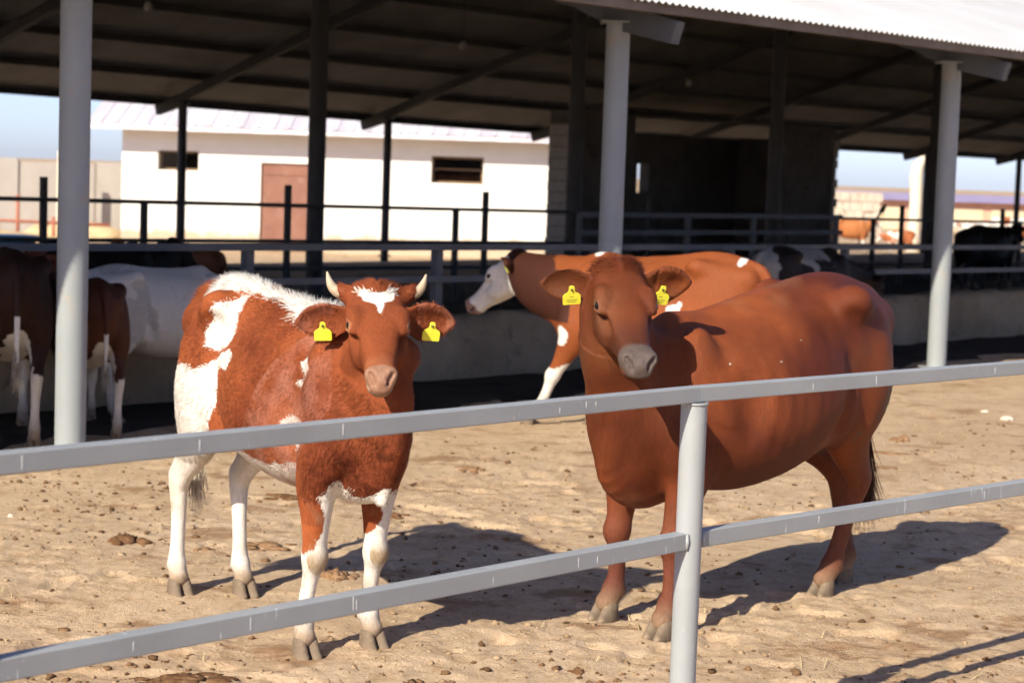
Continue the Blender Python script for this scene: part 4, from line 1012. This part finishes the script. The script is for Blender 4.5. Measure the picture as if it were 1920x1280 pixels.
def heif_col(V, hc):
    n = fbm(V, 3.0, 3, 171); n2 = fbm(V, 16, 3, 173); w1 = fbm(V, 11, 3, 181) * .020; w2 = fbm(V, 11, 3, 191) * .020
    c = lerp3(np.array([.345, .092, .029]), np.array([.150, .034, .014]), np.clip(.42 + .85 * n + .45 * fbm(V, 7, 2, 177), 0, 1)) * (1 + .18 * n2)[:, None]
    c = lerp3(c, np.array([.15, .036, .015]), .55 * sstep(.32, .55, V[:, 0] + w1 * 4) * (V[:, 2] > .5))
    curl = sstep(.0, .5, fbm(V, 34, 2, 175)) * sstep(.36, .55, V[:, 0]) * sstep(1.0, .8, V[:, 2]) * sstep(.55, .66, V[:, 2]); c = c * (1 - .5 * curl)[:, None]
    x, y, z = V[:, 0] + w1, V[:, 1], V[:, 2] + w2
    head = (hc[:, 0] > -.03) & (hc[:, 0] < .53) & (np.abs(hc[:, 1]) < .135) & (hc[:, 2] > -.19) & (hc[:, 2] < .12)
    side = np.where(y < 0, 0.0, .07)
    m = np.zeros(len(V), dtype=bool)
    for k in ('rump', 'hind', 'spot1', 'spot2', 'elbow'): m |= in_poly(x + side, z - side * .5, HP[k])
    m |= (np.abs(y + w1 * 1.5 + .01) < .052 + .02 * np.sin(x * 9)) & (x > -.66) & (x < .36) & (z > 1.15)                 # along the back
    m |= (z < .70 + w1) & (x > -.42) & (x < .44)                                                                   # belly
    m |= (x < -.30) & (z < .66)                                                                                    # hind legs
    fx = (x > .36) & (z < .645 + .03 * np.sin(y * 60 + 2) + .4 * np.maximum(0, -y - .09) * (y > -.15))                                                             # brisket and fore legs
    fore = fx & ((x > .545) | (z < .70)); m |= fore & ~((np.abs(y) > .145) & (z > .62) & (x < .60))
    leg = (x > .33) & (x < .66) & (z < .72)
    brownR = leg & (y < -.150 - .020 * np.sin(z * 22)) & (z > .40 + w1) & (x < .58); brownL = leg & (y > .0) & (y < .100 + .02 * np.sin(z * 25 + 1)) & (z > .44 + w2) & (z < .64)
    m &= ~(brownR | brownL); m &= ~(leg & (y > .12) & (z > .70))
    st = in_poly(hc[:, 1] + w1 * .55, hc[:, 0] + w2 * .55, HP['star']) & (hc[:, 2] > .015); m = np.where(head, st, m)
    th = ((V[:, 0] - .86) ** 2 + (V[:, 1] + .07) ** 2 + ((V[:, 2] - .965) / 1.6) ** 2) < .034 ** 2; m |= th
    m &= ~((hc[:, 0] > -.1) & (np.abs(hc[:, 1]) > .12) & (hc[:, 2] > -.25) & (hc[:, 0] < .25))                       # ears stay red
    wc = WHITE * (1 + .05 * n)[:, None]; wc = lerp3(wc, (.50, .40, .28), np.clip(sstep(.1, .7, fbm(V, 5, 3, 199)) * .55 * sstep(1.0, .7, V[:, 2]) + .10, 0, 1))
    c = np.where(m[:, None], wc, c)
    knee = np.exp(-((V[:, 2] - .360) / .048) ** 2) * (V[:, 0] > .43) * (V[:, 0] < .62); c = lerp3(c, (.34, .245, .145), np.clip(knee * (1.05 + .5 * n2), 0, .95))
    low = sstep(.16, .07, V[:, 2] + w1); c = lerp3(c, (.28, .19, .115), low * .9); soil = sstep(.0, .6, fbm(V, 13, 3, 207)) * sstep(.75, .3, V[:, 2]); c = lerp3(c, (.33, .23, .14), soil * .45)
    hk = np.exp(-((V[:, 2] - .62) / .12) ** 2) * (V[:, 0] < -.3); c = lerp3(c, (.44, .36, .26), hk * .35 * m)
    s = hc[:, 0]; mz = head & (s > .37); f = sstep(.37, .43, s) * mz; c = lerp3(c, (.34, .115, .05), f * .7)
    c = c * (1 - .35 * (head & (s > .16) & (s < .40)) * sstep(.035, .075, np.abs(hc[:, 1])) * (.6 + .6 * n))[:, None]
    pad = head & (s > .452 + .25 * np.abs(hc[:, 1])) & (hc[:, 2] > -.050) ; c = np.where(pad[:, None], np.array([.31, .165, .105])[None] * (1 + .10 * n2)[:, None], c)
    lip = head & (s > .40) & (hc[:, 2] < -.052); c = np.where(lip[:, None], np.array([.34, .235, .155])[None], c)
    eye = head & (((s - .203) / .036) ** 2 + ((hc[:, 2] - .018) / .028) ** 2 < 1) & (np.abs(hc[:, 1]) > .08); c = lerp3(c, (.40, .19, .10), eye * .6)
    er = (np.abs(hc[:, 1]) > .155) & (hc[:, 0] > -.1) & (hc[:, 0] < .25); c = lerp3(c, (.36, .15, .10), er * sstep(-.5, .4, fbm(V, 12, 2, 211)) * .6)
    return np.clip(c, .005, .9)
hroot = build_cow('spotted_heifer', 'red and white horned heifer standing at left facing the camera', CH, (HO[0], HO[1], hz0), HH, heif_col, M['coat_rough'])
def heif_len(p, hc):
    L = np.full(len(p), .017); L = L + .010 * sstep(-.2, .6, fbm(p, 2.0, 2, 61))
    top = np.exp(-(p[:, 1] / .055) ** 2) * (p[:, 2] > 1.15) * (p[:, 0] < .5); L = L + .028 * top
    head = (hc[:, 0] > -.05) & (hc[:, 0] < .55) & (np.abs(hc[:, 1]) < .14) & (hc[:, 2] > -.2)
    L = np.where(head, .007 + .020 * sstep(.09, .0, hc[:, 0]), L); L = np.where(head & (hc[:, 0] > .42), 0.0, L)
    L = np.where(p[:, 2] < .60, .008, L); L = np.where(p[:, 2] < .10, .0, L)
    ear = (np.abs(hc[:, 1]) > .13) & (hc[:, 0] > -.15) & (hc[:, 0] < .3); return np.where(ear, .018, L)
def heif_lift(p, hc):
    l = np.full(len(p), .30); top = np.exp(-(p[:, 1] / .05) ** 2) * (p[:, 2] > 1.15) * (p[:, 0] < .5); l = l + top * .9
    return l + .5 * ((np.abs(hc[:, 1]) < .08) & (hc[:, 0] < .06) & (hc[:, 0] > -.08) & (hc[:, 2] > -.05))
coat_hair(CH, 120000, heif_col, heif_len, .0013, heif_lift, 5, M['hair'], 'coat_hair', swirl=.55, curl=.45, vary=.30)
tail_switch(CH, (.5, .42, .32))
def hup(v): return np.array(v)
_upL = np.array([0, 0, 1.0]); _rt = CH.HF[1]
for sy in (1, -1):
    b0 = CH.hp(.004, sy * .108, .026); pts = [b0, b0 + _rt * sy * .028 + _upL * .008, b0 + _rt * sy * .050 + _upL * .022, b0 + _rt * sy * .064 + _upL * .048, b0 + _rt * sy * .073 + _upL * .080]
    pts = [tuple(p) for p in catmull(pts, 3)]; k = len(pts)
    MB().tube(pts, list(np.interp(np.linspace(0, 1, k), [0, .3, .7, 1], [.026, .023, .014, .003])), 14).build('horn', M['horn'], hroot, True)
for n, tilt in ((0, .05), (1, -.05)):
    b0, d, fnn, L = CH.ears[n]; ear_tag(hroot, b0 + d * L * (.50 if n == 0 else .55) + fnn * .052, unit(fnn * .3 + CH.HF[0]), tilt, 1.02)
for n, tilt in ((0, .12), (1, -.10)):
    b0, d, fnn, L = CR.ears[n]; ear_tag(rroot, b0 + d * L * (.42 if n == 0 else .40) + fnn * .034 + np.array([0, 0, -.006]), unit(fnn * .3 + CR.HF[0]), tilt, 1.05, True)
def red_len(p, hc):
    L = np.full(len(p), .0095); head = (hc[:, 0] > -.05) & (hc[:, 0] < .55) & (np.abs(hc[:, 1]) < .14) & (hc[:, 2] > -.2)
    L = np.where(head, .005 + .034 * sstep(.10, .0, hc[:, 0]) * (hc[:, 2] > .0), L); L = np.where(head & (hc[:, 0] > .40), 0.0, L)
    return np.where(p[:, 2] < .12, .004, L)
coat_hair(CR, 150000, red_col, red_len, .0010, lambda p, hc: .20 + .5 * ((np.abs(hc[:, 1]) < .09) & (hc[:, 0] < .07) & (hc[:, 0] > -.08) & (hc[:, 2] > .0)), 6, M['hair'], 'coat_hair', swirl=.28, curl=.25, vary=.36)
tail_switch(CR, (.085, .035, .02), 1500, .44, 3, .035)

# -- the rest of the herd ------------------------------------------------------------------------
def patch_col(base, white, seed, amount, legs=.55, face=0.0, belly=.6, dark=1.0, freq=2.6, scale_v=1.0):
    base = np.array(base); white = np.array(white)
    def fn(V, hc):
        n = fbm(V, freq, 3, seed); n2 = fbm(V, 9, 3, seed + 3)
        m = (n + .18 * n2 > amount) | (V[:, 2] < legs + .05 * n2) | ((V[:, 2] < belly + .05 * n2) & (np.abs(V[:, 0]) < .4))
        if face:
            hd = (hc[:, 0] > -.02) & (np.abs(hc[:, 1]) < .13) & (hc[:, 2] > -.2) & (hc[:, 2] < .12); m = np.where(hd, hc[:, 0] > face + .03 * n2, m)
        c = np.where(m[:, None], white[None] * (1 + .06 * n2)[:, None], base[None] * (1 + .18 * n)[:, None])
        low = sstep(.30, .06, V[:, 2]); c = lerp3(c, (.16, .12, .085), low * .7)
        hd = (hc[:, 0] > .43) & (np.abs(hc[:, 1]) < .12) & (np.abs(hc[:, 2]) < .12); return np.clip(np.where(hd[:, None], np.array([.34, .22, .18])[None], c), .004, .9)
    return fn
def ground_z(x, y): return gz_at(x, y) if y < 11.6 else drop_z(x, y)
def drop_z(x, y):
    try:
        t = (x - N0.x) * W.x + (y - N0.y) * W.y; return drop(x, y) + (.028 if .8 < t < 17 else 0)
    except NameError: return 0.0

# white faced cow stepping under the roof behind the red cow
C3S = .90; h3, o3, _ = place_feet((.50, 13.22), (1.40, 12.70)); o3 = o3 + np.array([math.cos(h3), math.sin(h3)]) * .05
def l3(p): return to_local(p, o3, h3, C3S, 0)
C3 = cow_body(scale=C3S, belly=.98, width=.92, poll=l3((.03, 13.78, 1.075)), face=dir_local((-.62, .34, -.62), h3), head=1.16, neck=1.34, feet=((.02, 0), (.40, 0), (.04, 0), (-.10, 0)), ear=((-.25, 1, -.2, .1), (-.25, 1, -.2, .1)), step=.013, hstep=.008, heavy=1.2, slope=.03)
_p3 = patch_col((.24, .064, .019), WHITE * .95, 411, .9, .46, .0, .30)
def col3(V, hc):
    c = _p3(V, hc); n2 = fbm(V, 9, 3, 5) * .02
    hd = (hc[:, 0] > .015 + n2) & (np.abs(hc[:, 1]) < .135) & (hc[:, 2] > -.2) & (hc[:, 2] < .12); nk = (hc[:, 0] > -.34 + 4 * n2) & (hc[:, 0] < .35) & ~hd & (V[:, 0] > .55) & (V[:, 2] > .78)
    c = np.where(nk[:, None], np.array([.055, .018, .011])[None], c); c = np.where((hd & (hc[:, 0] < .44))[:, None], WHITE[None], c)  # dark upper neck: roof shade put into the coat colour
    for (x, z, r) in ((-.30, .93, .045), (-.34, .97, .022), (.42, 1.30, .035), (-.72, 1.29, .03), (.62, .68, .07)):
        m = ((V[:, 0] - x + n2) ** 2 + (V[:, 2] - z + n2) ** 2) < r * r; c = np.where(m[:, None], WHITE[None], c)
    return c
r3 = build_cow('white_faced_cow', 'red cow with white face in profile behind the two near animals', C3, (o3[0], o3[1], ground_z(*o3)), h3, col3, M['coat'])
b0, d, fnn, L = C3.ears[1]; ear_tag(r3, b0 + d * L * .55 + fnn * .02, unit(fnn), 0, .95); tail_switch(C3, (.12, .05, .03), 300)

T1 = cow_body(poll=(.93, .05, 1.30), face=(.82, .15, -.55), step=.016, hstep=.011, heavy=1.12, width=.92, feet=((.05, 0), (-.06, 0), (-.05, 0), (.06, 0)))
T2 = cow_body(poll=(1.08, -.05, 1.02), face=(.60, -.1, -.80), step=.016, hstep=.011, heavy=1.12, width=.92, feet=((-.04, 0), (.05, 0), (.06, 0), (-.08, 0)))
import copy
def herd(name, label, T, xy, heading, scale, colfn, z=None, tags=False, sw=(.2, .16, .12), n=110):
    C = copy.copy(T); C.scale = scale; h = math.radians(heading)
    r = build_cow(name, label, C, (xy[0], xy[1], ground_z(*xy) if z is None else z), h, colfn, M['coat'])
    tail_switch(C, sw, n, .26)
    if tags: b0, d, fnn, L = C.ears[0]; ear_tag(r, b0 + d * L * .55 + fnn * .02, unit(fnn), 0, 1.0)
    return r
GREY = np.array([.50, .49, .46])
def rearwhite(base, wh, seed):
    f0 = patch_col(base, wh, seed, .75, .50, 0, .45)
    def fn(V, hc):
        c = f0(V, hc); n2 = fbm(V, 9, 3, seed) * .02; m = (np.abs(V[:, 1] + n2) < .03) & (V[:, 0] < -.84) & (V[:, 2] < .92 + 4 * n2); m |= ((V[:, 1] + .02 + 2 * n2) / .10) ** 2 + ((V[:, 2] - .62 + 3 * n2) / .20) ** 2 < 1
        return np.where(m[:, None], np.asarray(wh)[None], c)
    return fn
herd('dark_brown_cow', 'dark brown and white cow seen from behind at the left edge in shade', T2, (-2.98, 11.72), 108, .83, rearwhite((.028, .011, .007), WHITE * .8, 21), sw=(.30, .26, .21))
herd('brown_calf', 'small brown calf with white hind legs beside the left column, seen from behind', T1, (-2.60, 12.12), 112, .70, rearwhite((.070, .025, .014), WHITE * .85, 33), sw=(.30, .27, .22))
herd('white_cow', 'greyish white cow standing side on behind the brown calf', T2, tuple(P(1.40, 1.02))[:2] if 'P' in globals() else (-2, 12.9), 47.4, .735, patch_col(GREY, GREY * .8, 45, .35, .5, 0, .5), sw=(.4, .38, .34))
if 'P' in globals():
    def at(s, t): return tuple(P(s, t))[:2]
    herd('black_cow', 'black cow beyond the feed bunk behind the white cow', T1, at(2.55, 3.3), 47, .76, patch_col((.008, .007, .007), WHITE * .5, 51, .95, .1, 0, .1), sw=(.01, .01, .01))
    herd('brown_cow', 'brown cow with pale back beyond the bunk at the far left', T1, at(1.0, 2.75), 52, .73, patch_col((.12, .04, .022), GREY * .7, 57, .25, .3, 0, .3))
    herd('rough_brown_calf', 'brown calf just showing beyond the black cow at left', T1, at(4.7, 5.2), 150, .66, patch_col((.13, .05, .025), GREY * .5, 63, .8, .2, 0, .2))
    herd('black_pied_cow', 'black and white cow in shade behind the rump of the red cow', T2, at(8.35, .80), 44, .80, patch_col((.012, .008, .007), GREY * .45, 77, .25, .2, 0, .3, freq=2.2))
    herd('black_cow', 'nearer black cow behind the bunk rail right of the right column', T1, at(21.2, 6.3), 40, .74, patch_col((.008, .007, .007), WHITE * .4, 81, .95, .1, 0, .1))
    herd('black_cow', 'farther black cow at the right edge behind the bunk rail', T1, at(22.7, 7.0), 42, .76, patch_col((.009, .008, .008), WHITE * .4, 83, .9, .1, 0, .1))
    TAN = (.46, .17, .06)
    herd('tan_cow', 'sunlit tan cow beyond the pen fence left of the crooked post', T1, (10.05, 60.0), 8, .76, patch_col(TAN, WHITE, 91, .55, .5, .2, .5))
    herd('tan_calf', 'sunlit tan and white calf lower down beyond the pen fence', T2, (10.5, 54.5), 175, .48, patch_col((.40, .13, .05), WHITE, 95, .15, .5, .1, .5))
    herd('pied_cow', 'sunlit red and white cow far off at the right edge', T1, (15.1, 60.5), 8, .80, patch_col((.42, .14, .055), WHITE, 99, .12, .5, .1, .5))
    herd('pied_calf', 'white fronted calf far off just right of the right column', T1, (13.4, 58.0), 190, .66, patch_col((.44, .15, .06), WHITE, 103, -.1, .5, .1, .5))
    # a bird on the pen fence
    bp = P(20.9, 8.0) + Vector((0, 0, 1.205 - .0085 * 12.9 + .03)); bp = bp - W * .05
    bird = empty('perched_bird', bp, .9, 'small black and white bird perched on the dark pen fence at right', 'bird')
    pr = [(-.11, .0, .05, .006), (-.07, 0, .085, .030), (-.02, 0, .12, .042), (.03, 0, .145, .036), (.055, 0, .17, .026), (.075, 0, .185, .024), (.095, 0, .187, .014), (.125, 0, .183, .003)]
    MB().tube([p[:3] for p in pr], [p[3] for p in pr], 10).build('body', mottled('black_feather', (.01, .01, .012), (.02, .02, .024), 8, .5, .3, 0), bird, True)
    MB().tube([(-.06, 0, .08), (-.16, 0, .0), (-.27, 0, -.09)], [.02, .018, .012], 8).build('tail', M['dark_steel'], bird, True)
    MB().tube([(-.03, 0, .093), (.01, 0, .10), (.035, 0, .12)], [.02, .031, .02], 10).build('breast', mottled('white_feather', (.7, .7, .68), (.78, .78, .76), 8, .7, .2, 0), bird, True)
    for y in (-.015, .015): MB().tube([(0, y, .085), (.005, y, .0)], .004, 6).build('leg', M['dark_steel'], bird, True)
# ---------------- litter of the yard -----------------------------------------------------------
def ico(sub):
    sub = max(1, sub)
    bm = bmesh.new(); bmesh.ops.create_icosphere(bm, subdivisions=sub, radius=1); V = np.array([v.co[:] for v in bm.verts]); F = np.array([[v.index for v in f.verts] for f in bm.faces]); bm.free(); return V, F
GZ = gz.reshape(len(gy), nx)
def gz_many(x, y):
    i = np.clip(np.searchsorted(gx, x) - 1, 0, len(gx) - 2); j = np.clip(np.searchsorted(gy, y) - 1, 0, len(gy) - 2)
    fx = (x - gx[i]) / (gx[i + 1] - gx[i]); fy = (y - gy[j]) / (gy[j + 1] - gy[j])
    return (GZ[j, i] * (1 - fx) + GZ[j, i + 1] * fx) * (1 - fy) + (GZ[j + 1, i] * (1 - fx) + GZ[j + 1, i + 1] * fx) * fy
def scatter_clods(name, label, seed, n, mean, lo, hi, thr, c0, c1):
    rng = np.random.RandomState(seed)
    y = 5.2 + 9.5 * rng.rand(n) ** 1.4; x = (rng.rand(n) - .5) * 2 * (.30 * y + .6) + .1
    pp = np.column_stack([x, y, 0 * x]); keep = (fbm(pp, 1.1, 3, 65 + seed) + .35 * rng.randn(n) > thr) & (((x - N0.x) * W.x + (y - N0.y) * W.y) < .55)
    x, y = x[keep], y[keep]; n = len(x); sz = np.clip(np.exp(rng.randn(n) * .60) * mean, lo, hi)
    V0, F0 = ico(1); k = len(V0)
    q = rng.randn(n, 1, 3) * .25; V = V0[None] * (1 + .30 * rng.randn(n, k, 1)); V = V + q * np.abs(V0[None, :, :1]) * .4
    an = rng.rand(n) * 6.28; c, s = np.cos(an)[:, None], np.sin(an)[:, None]
    vx = V[:, :, 0] * (1 + .4 * rng.rand(n, 1)); vy = V[:, :, 1]; X = vx * c - vy * s; Y = vx * s + vy * c; Z = V[:, :, 2] * (.55 + .3 * rng.rand(n, 1))
    P3 = np.stack([X * sz[:, None] + x[:, None], Y * sz[:, None] + y[:, None], Z * sz[:, None] + (gz_many(x, y) + sz * .25)[:, None]], 2).reshape(-1, 3)
    F = (F0[None] + (np.arange(n) * k)[:, None, None]).reshape(-1, 3)
    m = NT(name); v = m.coord((1, 1, 1)); a = m.noise(v, 6.5, 3, .6)
    m.base(m.mix(m.ramp(a, [(.34, 0.), (.62, 1.)]), c0, c1)); m.rough(.97, .08)
    o = mesh_obj(name, P3, F, m.m); tag(o, label, 'clods', kind='stuff')
scatter_clods('dirt_clods', 'loose clods and pebbles scattered over the dry yard', 12, 7000, .0040, .0024, .013, -.25, (.22, .145, .08), (.38, .27, .165))
scatter_clods('dung_crumbs', 'dark crumbs of dry dung trodden over the yard', 19, 12000, .0048, .0026, .015, .22, (.075, .042, .02), (.20, .115, .06))
def scatter_straw():
    rng = np.random.RandomState(5); n = 420; y = 5.6 + 7 * rng.rand(n); x = (rng.rand(n) - .5) * 2 * (.30 * y); b = []
    L = .03 + .10 * rng.rand(n) ** 2; an = rng.rand(n) * 6.28; V = []; F = []
    for i in range(n):
        z = gz_at(x[i], y[i]); d = np.array([math.cos(an[i]), math.sin(an[i]), .12 * rng.randn()]); s = np.array([-d[1], d[0], 0]) * .0016; p = np.array([x[i], y[i], z + .010]); k = len(V)
        bend = np.array([0, 0, .01 * rng.rand()])
        V += [p - d * L[i] / 2 - s, p - d * L[i] / 2 + s, p + bend - s, p + bend + s, p + d * L[i] / 2 - s, p + d * L[i] / 2 + s]; F += [(k, k + 1, k + 3, k + 2), (k + 2, k + 3, k + 5, k + 4)]
    o = mesh_obj('straw_litter', V, F, mottled('straw', (.55, .42, .20), (.68, .55, .32), 9, .8, .2, 0)); tag(o, 'dry straw stalks strewn over the yard', 'straw', kind='stuff')
scatter_straw()
M['dung'] = mottled('dung', (.10, .050, .022), (.19, .10, .05), 16, .95, .1, .9, 45, dirt=(.30, .20, .12), bdist=.012)
M['dung_dry'] = mottled('dry_dung', (.21, .115, .055), (.30, .18, .10), 16, .95, .1, .9, 45, dirt=(.36, .25, .15), bdist=.012)
V0, F0 = ico(2)
def lump(name, x, y, rx, ry, h, seed, mat, label, cat, rot=0.0, crumbs=16):
    """a heap of crumbs of one stuff, pressed together"""
    rng = np.random.RandomState(seed); Vs = []; Fs = []; z0 = gz_at(x, y)
    for k in range(crumbs):
        a = rng.rand() * 6.28; q = rng.rand() ** .6 if k else 0; cx, cy = q * rx * math.cos(a), q * ry * math.sin(a); r = (rx * ry) ** .5 * (.46 if k == 0 else rng.uniform(.16, .36)); hh = h * (1 - .65 * q) * rng.uniform(.6, 1.1)
        n = fbm(V0 + seed + k, 1.7, 4, seed + k) * .45 + fbm(V0 + seed + k, 5, 2, seed + 1) * .30
        V = V0 * (1 + n[:, None]) * np.array([r * rx / (rx * ry) ** .5, r * ry / (rx * ry) ** .5, hh]); V = V + np.array([cx, cy, gz_at(x + cx, y + cy) - z0 + hh * .12]); Fs.append(F0 + len(V0) * k); Vs.append(V)
    o = mesh_obj(name, np.vstack(Vs), np.vstack(Fs), mat, None, False, (x, y, z0)); tag(o, label, cat); return o
def gp_(px, py):
    """where a line of sight through the photograph meets the yard"""
    d = _f + _r * ((px - 960) / 3733) + _u * ((640 - py) / 3733); t = -CAM_H / d.z; return d.x * t, d.y * t
LUMPS = [('dung_heap', 238, 1012, .105, .09, .060, 3, 'dung', 'dark crumbly dung heap left of the heifer\'s hind hooves'), ('dung_heap', 628, 1078, .085, .08, .055, 4, 'dung_dry', 'brown dung heap right behind the heifer\'s near foreleg'),
         ('dung_pat', 385, 1026, .055, .05, .024, 5, 'dung_dry', 'small flat dung pat between the heifer\'s hind hooves'), ('dung_pat', 505, 1022, .13, .08, .020, 6, 'dung_dry', 'wide flat dung pat behind the heifer\'s belly'),
         ('dung_heap', 1695, 826, .085, .08, .062, 7, 'dung_dry', 'cone shaped brown dung lump right of the red cow'), ('dung_pat', 1668, 850, .16, .07, .022, 8, 'dung_dry', 'long flat dung pat just right of the red cow\'s tail'),
         ('dung_pat', 1662, 876, .10, .06, .016, 9, 'dung_dry', 'thin reddish dung pat below the long one right of the red cow'), ('dung_pat', 882, 876, .09, .08, .022, 10, 'dung_dry', 'flat dung pat alone between heifer and red cow'),
         ('dung_heap', 742, 968, .075, .06, .035, 11, 'dung', 'dark dung clump at the edge of the heifer\'s shadow'), ('dung_pat', 345, 1268, .17, .09, .026, 12, 'dung', 'broad trampled dung patch at the bottom edge under the lower rail'),
         ('dung_pat', 845, 1274, .05, .05, .026, 13, 'dung_dry', 'small red brown dung pat at the bottom edge left of the post'), ('dung_heap', 1085, 1252, .035, .03, .025, 14, 'dung', 'small dung lump at the bottom edge beside the post'),
         ('dung_pat', 545, 930, .17, .10, .030, 15, 'dung', 'dark dung patch seen beneath the heifer\'s belly')]
for nm, px, py, rx, ry, h, sd, mt, lab in LUMPS:
    x, y = gp_(px, py); lump(nm, x, y, rx, ry, h * .62, sd, M[mt], lab, 'dung', rot=sd)
M['stone'] = mottled('pale_stone', (.55, .44, .34), (.66, .56, .46), 6, .85, .2, .3, 30)
for px, py, rx, ry, h, sd, lab in ((1888, 787, .105, .035, .035, 21, 'long pale stone lying on the dirt at the right edge'), (1846, 772, .075, .03, .018, 22, 'flat whitish stone flake just left of the long pale stone'), (20, 965, .03, .012, .012, 23, 'small white chip on the dirt at the left edge')):
    x, y = gp_(px, py); lump('pale_stone', x, y, rx, ry, h, sd, M['stone'], lab, 'stone', rot=.5, crumbs=1)

# paint runs on the front of the yard fence
M['drip'] = mottled('pale_paint_run', (.60, .60, .59), (.70, .70, .68), 20, .5, .4, 0)
def drip(px, py, dd, z, h, w_=.0032):
    d = _f + _r * ((px - 960) / 3733) + _u * ((640 - py) / 3733); nn = Vector((dd.y, -dd.x, 0)); p0 = PF + nn * (RW / 2 + .0006)
    t = (p0 - Vector((0, 0, CAM_H))).dot(nn) / d.dot(nn); q = Vector((0, 0, CAM_H)) + d * t - PF; q.z = z; V = []
    for a, b in ((-1, 1), (1, 1), (.6, -.6), (.2, -1), (-.4, -.7)): V.append(q + dd * (a * w_ * .5) + Vector((0, 0, b * h * .5)))
    V2 = [v - nn * .0012 for v in V]; k = len(V)
    mesh_obj('paint_run', [tuple(v) for v in V + V2], [tuple(range(k)), tuple(range(k, 2 * k))[::-1]] + [(i, k + i, k + (i + 1) % k, (i + 1) % k) for i in range(k)], M['drip'], fence)
for px, py, dd, z, h in ((42, 868, FDL, ZT, .028), (375, 830, FDL, ZT - .002, .026), (644, 803, FDL, ZT + .002, .026), (1050, 768, FDL, ZT - .004, .014), (1100, 752, FDL, ZT + .004, .016), (1118, 750, FDL, ZT + .004, .010), (1525, 722, FDR, ZT - .004, .016), (1644, 705, FDR, ZT, .026), (1866, 695, FDR, ZT, .020),
                         (663, 1130, FDL, ZL + .003, .034), (669, 1132, FDL, ZL - .002, .024), (470, 1190, FDL, ZL, .030), (1085, 1055, FDL, ZL, .026), (1120, 1060, FDL, ZL - .003, .020), (1536, 970, FDR, ZL + .004, .022), (1846, 925, FDR, ZL, .024), (250, 1235, FDL, ZL, .020)):
    drip(px, py, dd, z, h)
